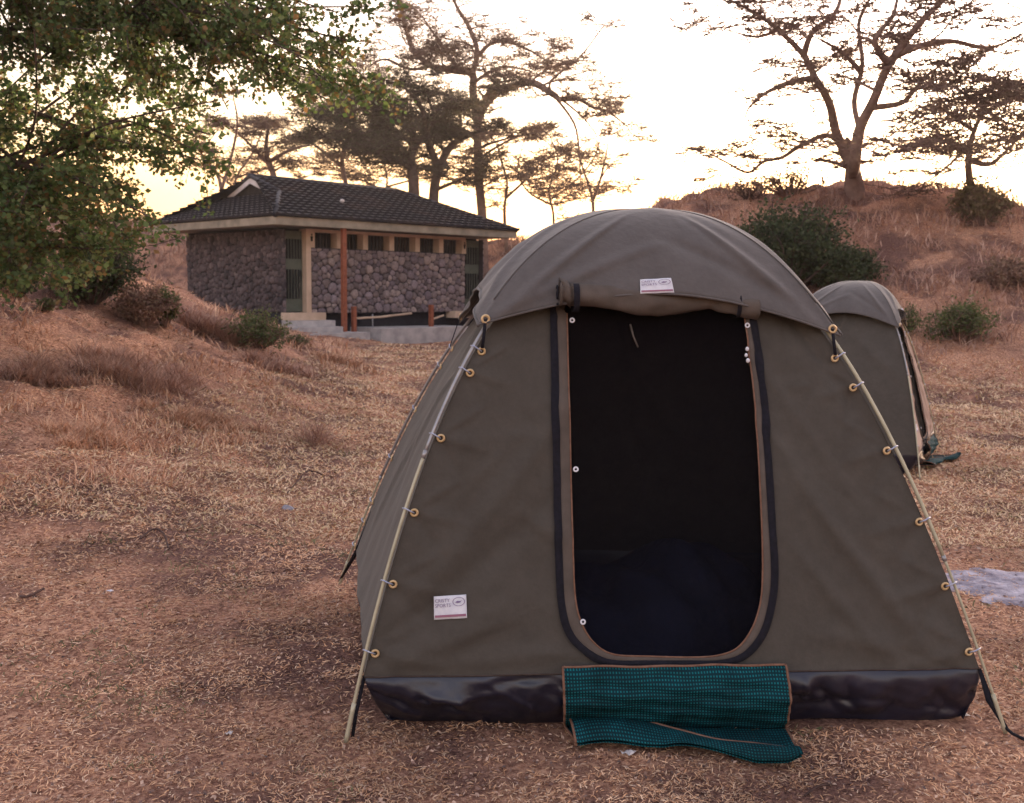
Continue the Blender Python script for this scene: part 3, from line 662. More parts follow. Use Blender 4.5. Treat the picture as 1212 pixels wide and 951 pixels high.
# ------------------------------------------------------------------ ash, stone, litter
ashm = material('ash', (.2, .175, .22), (.5, .46, .54), scale=9, rough=1, bump=.8, bscale=30, bdist=.03, coord='World')
ac = gnd(1225, 694); V = [(*ac[:2], .03)]; n_ = 90
for ring in range(1, 9):
    for i in range(n_):
        a = 2*math.pi*i/n_; k = ring/8; rr = (1+.12*math.sin(3*a+1)+.08*math.sin(8*a)+.05*math.sin(17*a+2))
        x, y = ac[0]+math.cos(a)*.6*rr*k, ac[1]+math.sin(a)*.36*rr*k
        V.append((x, y, gz(x, y)+.012*(1-k**4)+.004*math.sin(x*40)*math.sin(y*33)-.004*(k > .95)+.003))
Fc = [(0, 1+i, 1+(i+1) % n_) for i in range(n_)]+[(1+(r-1)*n_+i, 1+r*n_+i, 1+r*n_+(i+1) % n_, 1+(r-1)*n_+(i+1) % n_) for r in range(1, 8) for i in range(n_)]
tag(obj('ash_patch', V, Fc, ashm, loc=(ac[0], ac[1], 0)), 'pale lilac-grey patch of old fire ash at the right edge', 'ash patch')
rockm = material('stone', (.2, .2, .24), (.34, .33, .4), scale=14, rough=.9, bump=.5, bscale=30)
def rock(px, py, r, label, mat=rockm, name='stone', cat='stone', fl=.6, grp=None):
    c = drop(px, py); mb = MB().ball((0, 0, 0), (r, r*.8, r*fl), 12, 8); rn = random.Random(int(px*7+py))
    ph = [rn.uniform(0, 6) for _ in range(4)]
    V = [np.array(v)*(1+.18*math.sin(v[0]/r*3+ph[0])+.12*math.sin(v[1]/r*5+ph[1])+.1*math.sin(v[2]/r*4+ph[2]))+c+[0, 0, r*fl*.5] for v in mb.v]
    return tag(obj(name, V, mb.f, mat, smooth=False, loc=tuple(c)), label, cat, grp)
rock(341, 604, .042, 'small grey stone on the trampled grass left of the near tent')
for i, (x, y) in enumerate([(130, 701), (492, 712)][:1]): rock(x, y, .016, 'tiny pale pebble on dry grass at far left', name='pebble', cat='pebble', mat=tagw)
paperm = material('paper', (.5, .46, .48), (.6, .56, .56), scale=30, rough=.9)
def scrap(px, py, s, label, mat=paperm, name='paper_scrap', cat='litter', rz=0.3):
    c = drop(px, py); V = []
    for j in range(4):
        for i in range(5):
            x, y = (i/4-.5)*s*2, (j/3-.5)*s; V.append(c+np.array([x*math.cos(rz)-y*math.sin(rz), x*math.sin(rz)+y*math.cos(rz), .012+.006*math.sin(i*2+j)+.3*s*abs(i/4-.5)]))
    o = obj(name, V, grid_faces(4, 3), mat, loc=tuple(c)); o.modifiers.new('t', 'SOLIDIFY').thickness = .001; return tag(o, label, cat)
leafm = material('dead_leaf', (.32, .17, .1), (.42, .24, .14), scale=30, rough=.8)
scrap(203, 737, .028, 'curled tan dead leaf on the grass, nearer of two left of the tent', leafm, 'dead_leaf', 'leaf', .1)
scrap(231, 731, .024, 'curled tan dead leaf on the grass, farther right of two left of the tent', leafm, 'dead_leaf', 'leaf', .5)
scrap(271, 872, .014, 'pale scrap of paper in the left foreground grass', rz=.9)
scrap(743, 895, .026, 'thin white sliver of litter in front of the teal mat', rz=.25)
scrap(308, 878, .016, 'brown dead leaf in the left foreground grass', leafm, 'dead_leaf', 'leaf', 1.2)
twigm = material('twig', (.05, .03, .028), (.12, .07, .06), scale=30, rough=.95)
def twig(P, r, label):
    P = [drop(x, y)+[0, 0, h] for x, y, h in P]; c = P[0].copy()
    o = MB().tube(catmull(P, 6), r, 5).build('fallen_twig', twigm, loc=tuple(c)); return tag(o, label, 'twig')
twig([(335, 590, .0), (352, 576, .04), (366, 570, .09), (384, 568, .03)], .005, 'thin fallen twig arching just behind the grey stone')
twig([(165, 640, .01), (182, 632, .03), (194, 636, .02), (200, 652, .01)], .006, 'bent dark fallen twig on the left slope')
twig([(24, 708, .01), (34, 713, .03), (52, 706, .04)], .007, 'short dark fallen twig near the left edge')
twig([(286, 624, .01), (300, 625, .02), (316, 631, .01)], .005, 'dark fallen twig left of the grey stone')
twig([(952, 944, .005), (968, 938, .02), (984, 932, .01)], .004, 'straw-thin pale twig in front of the tent at the bottom edge')

# ------------------------------------------------------------------ building
TH = .784; BC = np.array([-6.11, 27.22, 0]); BL_, BW = 8.666, 6.769; OV = .675
bu, bv = np.array([math.cos(TH), math.sin(TH), 0]), np.array([-math.sin(TH), math.cos(TH), 0])
def bfront(px, py, v=OV):
    """(u, z) on the plane v = const of the block's front"""
    d = ray(px, py); o = EYEP-BC; t = (v-o@bv)/(d@bv); p = o+d*t; return float(p@bu), float(p[2])
def bleft(px, py, u=OV):
    d = ray(px, py); o = EYEP-BC; t = (u-o@bu)/(d@bu); p = o+d*t; return float(p@bv), float(p[2])
house = thing('washroom_block', BC, 'stone-faced washroom block with a dark tiled hip roof, left of the tents', 'building', rz=TH)
fu = lambda px: bfront(px, 330)[0]
EZ = 3.19; FZ = EZ+.24; RZ = 4.72; WT = 3.12
plas = material('plaster', (.5, .37, .28), (.62, .47, .36), scale=3, rough=.9, coord='Object', bump=.2, bscale=20)
fascm = material('fascia_paint', (.2, .18, .145), (.34, .29, .23), scale=2.5, rough=.8)
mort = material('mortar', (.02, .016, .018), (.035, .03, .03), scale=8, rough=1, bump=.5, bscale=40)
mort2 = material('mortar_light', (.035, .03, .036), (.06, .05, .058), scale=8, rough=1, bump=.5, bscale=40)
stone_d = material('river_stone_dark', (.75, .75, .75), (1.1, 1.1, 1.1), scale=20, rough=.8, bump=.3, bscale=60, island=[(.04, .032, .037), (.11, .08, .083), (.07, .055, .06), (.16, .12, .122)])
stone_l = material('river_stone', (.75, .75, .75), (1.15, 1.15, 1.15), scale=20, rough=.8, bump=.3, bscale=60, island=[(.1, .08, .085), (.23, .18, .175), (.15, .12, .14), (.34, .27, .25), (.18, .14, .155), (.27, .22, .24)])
doorm = material('door_green', (.085, .1, .08), (.115, .13, .105), scale=4, rough=.6)
darkm = material('dark_mesh', (.012, .012, .012), (.02, .018, .018), scale=20, rough=.9)
barm = material('louvre_bar', (.06, .045, .04), (.08, .06, .05), scale=20, rough=.8)
redp = material('red_oxide_paint', (.22, .07, .04), (.3, .1, .055), scale=12, rough=.75)
conc = material('concrete', (.34, .32, .33), (.5, .47, .47), scale=4, rough=.95, bump=.4, bscale=30)
plin = material('plinth_black', (.022, .022, .03), (.035, .034, .045), scale=6, rough=.9)
def stones(x0, x1, z0, z1, sz, plane, mk_mat, mk_mort, name, parent, seed, face=-1):
    """flat wall panel faced with rounded field stones, each one a bevelled irregular cell"""
    r = random.Random(seed); axis, c = plane; mb = MB(); pts = []; rad_ = []
    for t in range(16000):
        R = sz*r.choice([.5, .65, .8, .95]) if t < 4000 else sz*.5
        x, z = r.uniform(x0, x1), r.uniform(z0, z1)
        if all((x-a)**2+(z-b)**2 > ((R+q_)*.52)**2*3.2 for (a, b), q_ in zip(pts, rad_)): pts.append((x, z)); rad_.append(R)
    P = np.array(pts); W_ = np.array(rad_)
    for i, (x, z) in enumerate(pts):
        poly = [(x0, z0), (x1, z0), (x1, z1), (x0, z1)]; d2 = (P[:, 0]-x)**2+(P[:, 1]-z)**2; order = np.argsort(d2)[1:16]
        for j in order:
            dx_, dz_ = P[j, 0]-x, P[j, 1]-z; dd = math.hypot(dx_, dz_); nx_, nz1 = dx_/dd, dz_/dd
            lim = dd*(W_[i]/(W_[i]+W_[j]))-sz*.045; out = []
            for a in range(len(poly)):
                p, q_ = poly[a], poly[(a+1) % len(poly)]; dp = (p[0]-x)*nx_+(p[1]-z)*nz1-lim; dq = (q_[0]-x)*nx_+(q_[1]-z)*nz1-lim
                if dp <= 0: out.append(p)
                if (dp < 0) != (dq < 0) and abs(dp-dq) > 1e-9: t = dp/(dp-dq); out.append((p[0]+(q_[0]-p[0])*t, p[1]+(q_[1]-p[1])*t))
            poly = out
            if len(poly) < 3: break
        if len(poly) < 3: continue
        def sup(an):                                           # radius of the cell along a direction
            ca, sa = math.cos(an), math.sin(an); best = 9
            for a in range(len(poly)):
                (ax, az), (bx, bz) = poly[a], poly[(a+1) % len(poly)]; ex, ez = bx-ax, bz-az; den = ca*ez-sa*ex
                if abs(den) > 1e-9:
                    t = ((ax-x)*ez-(az-z)*ex)/den
                    if t > 0: best = min(best, t)
            return best
        ns_ = 16; R_s = [sup(2*math.pi*t/ns_) for t in range(ns_)]; R_s = [min(q_, sz*1.1) for q_ in R_s]
        R_s = [(R_s[t-1]+6*R_s[t]+R_s[(t+1) % ns_])/8 for t in range(ns_)]; hh = min(.5*sum(R_s)/ns_, .06)*r.uniform(.7, 1.3); V = []
        for k, hgt in ((1, 0), (.95, .6), (.76, .93)):
            for t in range(ns_):
                a = 2*math.pi*t/ns_; V.append((x+R_s[t]*k*math.cos(a), face*hh*hgt, z+R_s[t]*k*math.sin(a)))
        V.append((x, face*hh, z)); Fc = [(l*ns_+t, l*ns_+(t+1) % ns_, (l+1)*ns_+(t+1) % ns_, (l+1)*ns_+t) for l in range(2) for t in range(ns_)]+[(2*ns_+t, 2*ns_+(t+1) % ns_, 3*ns_) for t in range(ns_)]
        mb.add([(X, c+dY, Z) if axis == 'y' else (c+dY, X, Z) for X, dY, Z in V], Fc)
    return mb.build(name, mk_mat, parent, local=True)
z0w = .9
uA, uB = OV, fu(338.6); uC = fu(363); uD = fu(367.5); uE = fu(551); uF = fu(571.5); uG = BL_-OV
# walls (solid core set back from the facings)
core = MB().box(OV+.06, uG-.02, OV+.35, BW-OV, -.3, WT+.04); wallo = core.build('wall', plin, house, smooth=False, local=True)
MB().box(OV+.04, OV+.062, OV+.3, BW-OV, z0w-.02, WT+.02).build('mortar_bed', mort, wallo, smooth=False, local=True)
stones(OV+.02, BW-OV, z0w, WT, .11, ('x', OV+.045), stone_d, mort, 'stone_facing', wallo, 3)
MB().box(OV+.02, BW-OV, 0, 0, 0, 0)
# corner pier, right pier
for (a, b, sd_) in ((OV+.03, uB, 5), (uF+.02, uG, 6)):
    MB().box(a, b, OV+.02, OV+.36, z0w-.02, WT).build('pier', mort2, house, smooth=False, local=True)
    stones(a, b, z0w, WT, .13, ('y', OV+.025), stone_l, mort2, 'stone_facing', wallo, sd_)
ztop = bfront(460, 297)[1]
MB().box(uD+.02, uE, OV+.03, OV+.349, z0w-.03, ztop).build('front_panel', mort2, house, smooth=False, local=True)
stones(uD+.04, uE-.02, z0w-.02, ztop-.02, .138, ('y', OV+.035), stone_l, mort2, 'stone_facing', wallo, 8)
# doors
for a, b in ((uB, uC), (uE+.01, uF+.01)):
    zl = z0w+.02
    d = MB().box(a+.01, b-.01, OV+.2, OV+.24, zl, WT-.02).build('door', doorm, house, smooth=False, local=True)
    mb = MB(); H = WT-zl
    for f0, f1 in ((.17, .53), (.66, .9)): mb.box(a+.05, b-.05, OV+.185, OV+.2, zl+H*f0-.02, zl+H*f1-.02)
    mb.build('door_grille', darkm, d, smooth=False, local=True)
    mb = MB(); nb_ = 6
    for f0, f1 in ((.17, .53), (.66, .9)):
        for i in range(nb_): x = a+.05+(b-a-.1)*(i+.5)/nb_; mb.box(x-.007, x+.007, OV+.165, OV+.185, zl+H*f0-.02, zl+H*f1-.02)
    mb.build('grille_bar', doorm, d, smooth=False, local=True)
    MB().box(b-.1, b-.06, OV+.15, OV+.165, zl+.95, zl+1.1).build('handle', darkm, d, smooth=False, local=True)
MB().box(uC-.01, uD+.02, OV-.01, OV+.3, z0w-.01, WT+.01).build('door_post', plas, house, smooth=False, local=True)
# windows strip with mullions
MB().box(uC, uE, OV+.0, OV+.34, WT-.03, WT+.05).build('lintel', plas, house, smooth=False, local=True)
ml = [uD+.07]+[fu(x) for x in (402, 433, 464, 494.5, 522.5)]+[uE-.06]
for i, x in enumerate(ml):
    MB().box(x-.085, x+.085, OV+.005, OV+.3, ztop, WT-.03).build('mullion', plas, house, smooth=False, local=True)
for a, b in zip(ml[:-1], ml[1:]):
    wn = MB().box(a+.085, b-.085, OV+.3, OV+.345, ztop, WT-.03).build('window', darkm, house, smooth=False, local=True)
    mb = MB()
    for i in range(7): x = a+.085+(b-a-.17)*(i+.5)/7; mb.box(x-.011, x+.011, OV+.26, OV+.3, ztop, WT-.03)
    mb.build('window_bar', barm, wn, smooth=False, local=True)
# pictogram plates
for px in (368.5, 549.5):
    x, z = bfront(px, 281.5 if px < 400 else 291); p_ = MB().box(x-.07, x+.07, OV-.014, OV+.004, z-.14, z+.14).build('door_sign', plas, house, smooth=False, local=True)
    mb = MB().ball((x, OV-.02, z+.08), (.028, .008, .028), 8, 6)
    mb.add([(x-.045, OV-.018, z+.04), (x+.045, OV-.018, z+.04), (x+.03, OV-.018, z-.1), (x-.03, OV-.018, z-.1)], [(0, 1, 2, 3)]); mb.build('pictogram', darkm, p_, local=True, smooth=False)
# front and eave
MB().box(0, BL_, 0, BW, EZ+.02, EZ+.05).build('soffit', fascm, house, smooth=False, local=True)
mb = MB(); t_ = .04
mb.box(0, BL_, -t_, 0, EZ, FZ-.03).box(0, BL_, BW, BW+t_, EZ, FZ-.03).box(-t_, 0, -t_, BW+t_, EZ+.003, FZ-.033).box(BL_, BL_+t_, -t_, BW+t_, EZ+.003, FZ-.033)
mb.build('fascia', fascm, house, smooth=False, local=True)
rn_ = bpy.data.materials.new('roof_tile'); roofm = material('roof_tile', (.011, .012, .021), (.022, .023, .034), scale=3, rough=.6, bump=.3, bscale=60, spec=.4)
roofr = material('roof_tile_worn', (.012, .013, .022), (.034, .023, .027), scale=1.1, rough=.65, bump=.3, bscale=60, spec=.35, ramp=(.5, .68), detail=9)
def roof_face(name, e0, e1, t0, t1, rows, mat, parent, step=.12):
    """tiled slope between eave e0-e1 and top t0-t1 (t0 above e0)"""
    e0, e1, t0, t1 = [np.array(p, float) for p in (e0, e1, t0, t1)]; L = np.linalg.norm(e1-e0); al = (e1-e0)/L
    n = np.cross(al, (t0+t1)/2-(e0+e1)/2); n /= np.linalg.norm(n); n = n if n[2] > 0 else -n
    mb = MB(); dx = .055
    for r in range(rows):
        a0, a1 = r/rows-.012, (r+1)/rows
        P0, P1, Q0, Q1 = e0+(t0-e0)*a0, e1+(t1-e1)*a0, e0+(t0-e0)*a1, e1+(t1-e1)*a1
        m_ = max(2, int(np.linalg.norm(P1-P0)/dx)); V = []
        for i in range(m_+1):
            p = P0+(P1-P0)*i/m_; s_ = (p-e0)@al; qv = (Q0-e0)@al; qe = (Q1-e0)@al; sc_ = min(max(s_, qv), qe); tq = (sc_-qv)/(max(qe-qv, 1e-4)); q = Q0+(Q1-Q0)*min(max(tq, 0), 1)
            wv = .5+.5*math.cos(s_*2*math.pi/.26)
            V += [p+n*0.0, p+n*(step*.6+.022*wv), q+n*(.018*wv*.8+.004)]
        Fc = []
        for i in range(m_): b_ = 3*i; Fc += [(b_, b_+3, b_+4, b_+1), (b_+1, b_+4, b_+5, b_+2)]
        mb.add(V, Fc)
    mb.add([e0, e1, t1, t0], [(0, 1, 2, 3)])
    return mb.build(name, mat, parent, local=True, smooth=False)
o_ = .07; slope = (RZ-FZ)/(BW/2)
ug, vg = 1.75, 2.0; zg = FZ+slope*vg
c00, c10, c11, c01 = (-o_, -o_, FZ), (BL_+o_, -o_, FZ), (BL_+o_, BW+o_, FZ), (-o_, BW+o_, FZ)
rL, rR = (ug-.35, BW/2, RZ), (BL_-2.05, BW/2, RZ)
roof = MB().box(.2, BL_-.2, .2, BW-.2, EZ+.06, FZ-.02).build('roof', roofm, house, smooth=False, local=True)
g0, g1p = (ug-.35, vg, zg), (ug-.35, BW-vg, zg)
roof_face('roof_slope', c00, c10, (ug-.35+.0, BW/2, RZ), rR, 14, roofr, roof)
roof_face('roof_slope', c10, c11, rR, rR, 12, roofm, roof)
roof_face('roof_slope', c11, c01, rR, rL, 13, roofm, roof)
roof_face('roof_slope', c01, c00, (ug-.35, BW-vg, zg), g0, 9, roofm, roof)
gab = MB().add([(ug-.34, vg, zg), (ug-.34, BW-vg, zg), (ug-.34, BW/2, RZ-.02)], [(0, 1, 2)]).build('gablet', mort, roof, local=True, smooth=False)
whp = material('white_paint', (.55, .5, .5), (.66, .6, .6), scale=8, rough=.7)
mb = MB()
for sg in (-1, 1):
    va, vb = BW/2+sg*(BW/2-vg-.1), BW/2+sg*(BW/2-vg-.45)
    q4 = [(va, zg+.02), (BW/2, RZ-.04), (BW/2, RZ-.19), (vb, zg+.02)]
    mb.add([(ug-.47, *p) for p in q4]+[(ug-.44, *p) for p in q4], [(0, 1, 2, 3), (7, 6, 5, 4), (0, 3, 7, 4), (1, 0, 4, 5), (3, 2, 6, 7)])
mb.build('barge_board', whp, gab, local=True, smooth=False)
def ridge(P, r=.075): return MB().tube(P, r, 8).build('ridge_cap', roofm, roof, local=True)
ridge([(ug-.5, BW/2, RZ+.02), rR]); ridge([c00, (ug-.38, vg, zg+.03)]); ridge([(ug-.42, vg-.08, zg+.05), (ug-.46, BW/2, RZ+.03)], .05); ridge([(ug-.42, BW-vg+.08, zg+.05), (ug-.46, BW/2, RZ+.03)], .05)
ridge([c10, rR]); ridge([c01, (ug-.38, BW-vg, zg+.03)]); ridge([c11, rR])
cx_, cz_ = bfront(405, 249, 1.3); MB().ball((cx_, 1.3, FZ+slope*1.3+.12), (.07, .07, .05), 8, 6).build('roof_vent', whp, roof, local=True)
# landing, steps, platform
def step(name, px0, px1, ztop_, zbot, vf, mat, u0=None):
    a = u0 if u0 is not None else bfront(px0, 380, vf)[0]; b = bfront(px1, 380, vf)[0]
    MB().box(a, b, vf, OV+.19, zbot, ztop_).build(name, mat, house, smooth=False, local=True)
step('landing', 331, 386, z0w, z0w-.2, OV-.28, plas, u0=OV-.02)
step('step', 340, 397, z0w-.203, z0w-.36, OV-.55, conc, u0=OV+.0)
step('step', 340, 406, z0w-.363, z0w-.52, OV-.85, conc, u0=OV-.1)
step('step', 340, 438, z0w-.523, -.3, OV-1.2, conc, u0=OV-.2)
step('landing', 539, 562, z0w-.0, z0w-.2, OV-.25, plas)
pv = OV-1.1
a_, b_ = bfront(451, 392, pv)[0], bfront(560, 392, pv)[0]
MB().box(a_, b_, pv, OV+.33, -.3, bfront(500, 388, pv)[1]).build('platform', conc, house, smooth=False, local=True)
ptop = bfront(500, 388, pv)[1]
x_, _z = bfront(407, 330, 0.1); MB().box(x_-.06, x_+.06, .04, .16, .25, EZ+.02).build('eave_post', redp, house, smooth=False, local=True)
for px, py0, py1 in ((419, 363, 388), (510.5, 361, 386)):
    x_, zt_ = bfront(px, py0, .1); MB().box(x_-.055, x_+.055, .05, .16, ptop-.3, zt_).build('stub_post', redp, house, smooth=False, local=True)
P = [bfront(x, y, .12) for x, y in ((422, 377), (450, 375.5), (487, 371))]
MB().tube([(p[0], .12, p[1]) for p in P], .035, 6).build('pipe', plas, house, local=True)
P = [bfront(x, y, .12) for x, y in ((512, 378), (525, 373.5))]
MB().tube([(p[0], .12, p[1]) for p in P], .03, 6).build('pipe', plas, house, local=True)
P = [bfront(x, y, .12) for x, y in ((441, 372), (441, 392))]
MB().tube([(p[0], .12, p[1]) for p in P], .02, 6).build('pipe_stand', steel, house, local=True)

# ------------------------------------------------------------------ trees
def leaf_cloud(C, size, rng, flat=.3, asp=.6):
    """one two-triangle leaf per centre"""
    n = len(C); a = rng.normal(0, 1, (n, 3)); a[:, 2] *= flat; a /= np.linalg.norm(a, axis=1)[:, None]
    b = rng.normal(0, 1, (n, 3)); b -= a*(a*b).sum(1)[:, None]; b /= np.linalg.norm(b, axis=1)[:, None]
    s = size*rng.uniform(.5, 1.4, n); a = a*s[:, None]; b = b*(s*asp)[:, None]
    nrm = np.cross(a, b); nrm /= np.linalg.norm(nrm, axis=1)[:, None]+1e-9
    V = np.stack([C-a*.5, C+b*.5+nrm*(s*.08)[:, None], C+a*.5, C-b*.5+nrm*(s*.08)[:, None]], 1).reshape(-1, 3)
    base = np.arange(n)[:, None]*4; return V, np.concatenate([base+[0, 1, 2], base+[0, 2, 3]], 1).reshape(-1, 3)
class Tree:
    tmin = .0125
    def __init__(s, seed): s.wood = MB(); s.twigs = MB(); s.r = np.random.default_rng(seed); s.tips = []; s.segs = []; s.ts = []
    def limb(s, P, r0, r1, wood=True, n=6):
        P = catmull(P, 5); k = len(P); s.wood.tube(P, [r0+(r1-r0)*(i/(k-1)) for i in range(k)], n); s.segs.append((P, r0, r1)); return P
    def sprout(s, p, d, L, r, lvl, flat=.35, wig=.3, up=0.05, kids=4):
        P = [np.array(p)]; d = np.array(d, float); d /= np.linalg.norm(d); k = 4 if lvl > 1 else 3
        for i in range(k):
            d = d+s.r.normal(0, wig, 3)*np.array([1, 1, .6]); d[2] = d[2]*(1-.15)+up*.3; d /= np.linalg.norm(d); P.append(P[-1]+d*L/k)
        if r > .03: s.wood.tube(P, [max(r*(1-.75*i/k), s.tmin) for i in range(k+1)], 5, cap=False)
        else:
            for i in range(k): s.ts.append((*P[i], *P[i+1], max(r*(1-.75*i/k), s.tmin), max(r*(1-.75*(i+1)/k), s.tmin)))
        if lvl <= 0: s.tips.append((P, L)); return
        for j in range(kids):
            t = s.r.uniform(.25, 1.0)*k; i = min(int(t), k-1); q = P[i]+(P[i+1]-P[i])*(t-i)
            a = s.r.normal(0, 1, 3); a[2] *= flat; a = a/np.linalg.norm(a); nd = d*.5+a*.9; nd[2] = nd[2]*.7+up
            s.sprout(q, nd, L*s.r.uniform(.45, .75), r*.5, lvl-1, flat, wig, up, kids)
def twig_mesh(S):
    S = np.array(S); a, b, r0, r1 = S[:, :3], S[:, 3:6], S[:, 6], S[:, 7]; t = b-a; t /= np.linalg.norm(t, axis=1)[:, None]+1e-9
    h = np.where(np.abs(t[:, 2:3]) < .9, [[0, 0, 1.0]], [[1.0, 0, 0]]); u = np.cross(t, h); u /= np.linalg.norm(u, axis=1)[:, None]+1e-9; v = np.cross(t, u); V = []
    for p, r in ((a-t*r0[:, None], r0), (b+t*r1[:, None], r1)):
        for k in range(3): V.append(p+(u*math.cos(2.094*k)+v*math.sin(2.094*k))*r[:, None])
    V = np.stack(V, 1).reshape(-1, 3); B = np.arange(len(S))[:, None]*6
    return V, np.concatenate([B+[0, 1, 4, 3], B+[1, 2, 5, 4], B+[2, 0, 3, 5]], 1).reshape(-1, 4)
def acacia(name, seed, base, limbs, label, dens=20, lvl=3, lsize=.11, every=.8, length=1.7, wood=None, leaf=None, group='thorn trees behind the washroom block', r0s=None, flat=.25, start=.3, spread=(.2, .2, .12), kids=5, cat='tree'):
    T = Tree(seed); r = T.r
    done = []
    for (P, ra, rb, st) in limbs:
        if done:                                               # a limb starts on the wood it grows from
            Q = np.array(done); sx, sy = proj(P[0]); qx = np.array([proj(q) for q in Q]); d_ = np.hypot(qx[:, 0]-sx, qx[:, 1]-sy); sh = Q[int(np.argmin(d_))]-P[0]; P = [p+sh for p in P]
        P = T.limb(P, ra, rb); done += list(P); seg = np.linalg.norm(np.diff(np.array(P), axis=0), axis=1); tot = seg.sum(); n = max(2, int(tot*(1-st)/every))
        for i in range(n):
            t = st+(1-st)*(i+r.random())/n; x = t*(len(P)-1); k = min(int(x), len(P)-2); q = P[k]+(P[k+1]-P[k])*(x-k)
            d = (P[k+1]-P[k])/(np.linalg.norm(P[k+1]-P[k])+1e-6); a = r.normal(0, 1, 3); a[2] = abs(a[2])*.3; a /= np.linalg.norm(a)
            T.sprout(q, d*.35+a, length*r.uniform(.5, 1.15)*(1-.3*t), max(.012, (ra+(rb-ra)*t)*.42), lvl, flat, kids=kids)
        T.sprout(P[-1], P[-1]-P[-3], length*.55, max(rb*.9, .022), lvl, flat, kids=kids)
    o = thing(name, base, label, cat, group); T.wood.build('trunk', wood, o); obj('twigs', *twig_mesh(T.ts), wood, o)
    C = []
    for P, L in T.tips:
        m_ = max(1, int(dens*1.25*L/.6)); t = r.random(m_)*(len(P)-1); k = np.minimum(t.astype(int), len(P)-2); PP = np.array(P)
        C.append(PP[k]+(PP[k+1]-PP[k])*(t-k)[:, None]+r.normal(0, 1, (m_, 3))*np.array(spread))
    if dens > 0:
        V, Fc = leaf_cloud(np.concatenate(C), lsize, r, flat=.35, asp=.3); obj('crown', V, Fc, leaf, o, smooth=False)
    return o
bark = material('acacia_bark', (.13, .08, .068), (.24, .155, .13), scale=4, rough=.95, bump=.6, bscale=20, coord='World')
barkd = material('dark_bark', (.055, .038, .034), (.11, .075, .064), scale=4, rough=.95, bump=.6, bscale=20, coord='World')
barky = material('yellow_bark', (.16, .13, .07), (.24, .19, .11), scale=4, rough=.95, bump=.6, bscale=20, coord='World')
leafb = material('acacia_leaf', (.7, .7, .7), (1.1, 1.1, 1.1), scale=1, coord='World', rough=.9, transl=.3, island=[(.13, .09, .07), (.2, .14, .11), (.15, .12, .08), (.26, .18, .14)])
leafg = material('acacia_leaf_green', (.7, .7, .7), (1.1, 1.1, 1.1), scale=1, coord='World', rough=.9, transl=.3, island=[(.08, .08, .05), (.12, .115, .07), (.15, .12, .085), (.1, .095, .065)])
def px3(pts, D, seed=0, jit=1.2):
    r = np.random.default_rng(seed); off = 0; out = []
    for i, (x, y) in enumerate(pts):
        if i: off += r.normal(0, jit/2)
        out.append(at(x, y, D+off))
    return out
def baseof(px, py, D):
    p = at(px, py, D); return (p[0], p[1], gz(p[0], p[1])-.05)
# the big one beside the roof
D = 44; b0 = baseof(573, 290, D); s_ = 1
acacia('acacia_tree', 101, b0, [
    ([np.array(b0)]+px3([(571, 262), (566, 200), (566, 150), (571, 128)], D, 1, .3), .24, .17, .45),
    (px3([(687, 150), (690, 180), (688, 230)], D, 12, .5), .04, .012, .1), (px3([(705, 135), (722, 165), (730, 200)], D, 13, .5), .04, .012, .2),
    (px3([(568, 190), (600, 170), (630, 160), (650, 170)], D, 14, .8), .07, .02, .2), (px3([(567, 170), (540, 150), (520, 140)], D, 15, .8), .07, .02, .2),
    (px3([(569, 220), (595, 205), (620, 200)], D, 16, .8), .05, .015, .3),
    (px3([(571, 128), (585, 112), (605, 103), (630, 98), (655, 112), (662, 118)], D, 2), .2, .12, .2),
    (px3([(662, 118), (683, 117), (702, 127), (722, 134), (742, 150)], D, 3), .1, .03, .2),
    (px3([(656, 112), (680, 145), (686, 180), (687, 210)], D, 4, .5), .07, .02, .4),
    (px3([(664, 118), (690, 140), (705, 160)], D, 5, .5), .06, .02, .3),
    (px3([(654, 100), (655, 88), (668, 76), (690, 58), (715, 25)], D, 45, .5), .07, .03, .1),
    (px3([(566, 150), (560, 110), (559, 88), (540, 84), (510, 78), (490, 60), (482, 40), (476, 15), (470, -10)], D, 6), .2, .07, .25),
    (px3([(559, 88), (565, 60), (555, 30), (540, 5), (530, -20)], D, 7), .15, .05, .1),
    (px3([(510, 78), (485, 82), (455, 70), (435, 80)], D, 8), .09, .03, .2),
    (px3([(565, 70), (590, 50), (625, 60), (650, 75)], D, 9), .1, .03, .1),
    (px3([(545, 85), (520, 50), (500, 20)], D, 10), .09, .03, .1),
    (px3([(568, 100), (600, 80), (640, 85)], D, 11), .09, .03, .1),
], 'tallest spreading thorn tree, rising behind the right end of the washroom roof', dens=9, wood=barky if 0 else bark, leaf=leafb, every=.6, length=2.2, kids=4)
D = 41; b0 = baseof(512, 290, D)
acacia('acacia_tree', 102, b0, [
    ([np.array(b0)]+px3([(513, 240), (520, 200), (535, 172), (560, 158)], D, 21, .4), .26, .1, .4),
    (px3([(520, 200), (505, 165), (500, 130), (480, 105)], D, 22), .17, .05, .2),
    (px3([(540, 170), (545, 140), (530, 115)], D, 23), .1, .04, .2),
    (px3([(516, 225), (540, 215), (560, 205)], D, 24, .5), .1, .03, .3),
], 'dark stout-trunked thorn tree behind the middle of the roof, just left of the tallest one', dens=13, wood=barkd, leaf=leafg, every=.6, length=2.0)
D = 40; b0 = baseof(488, 290, D)
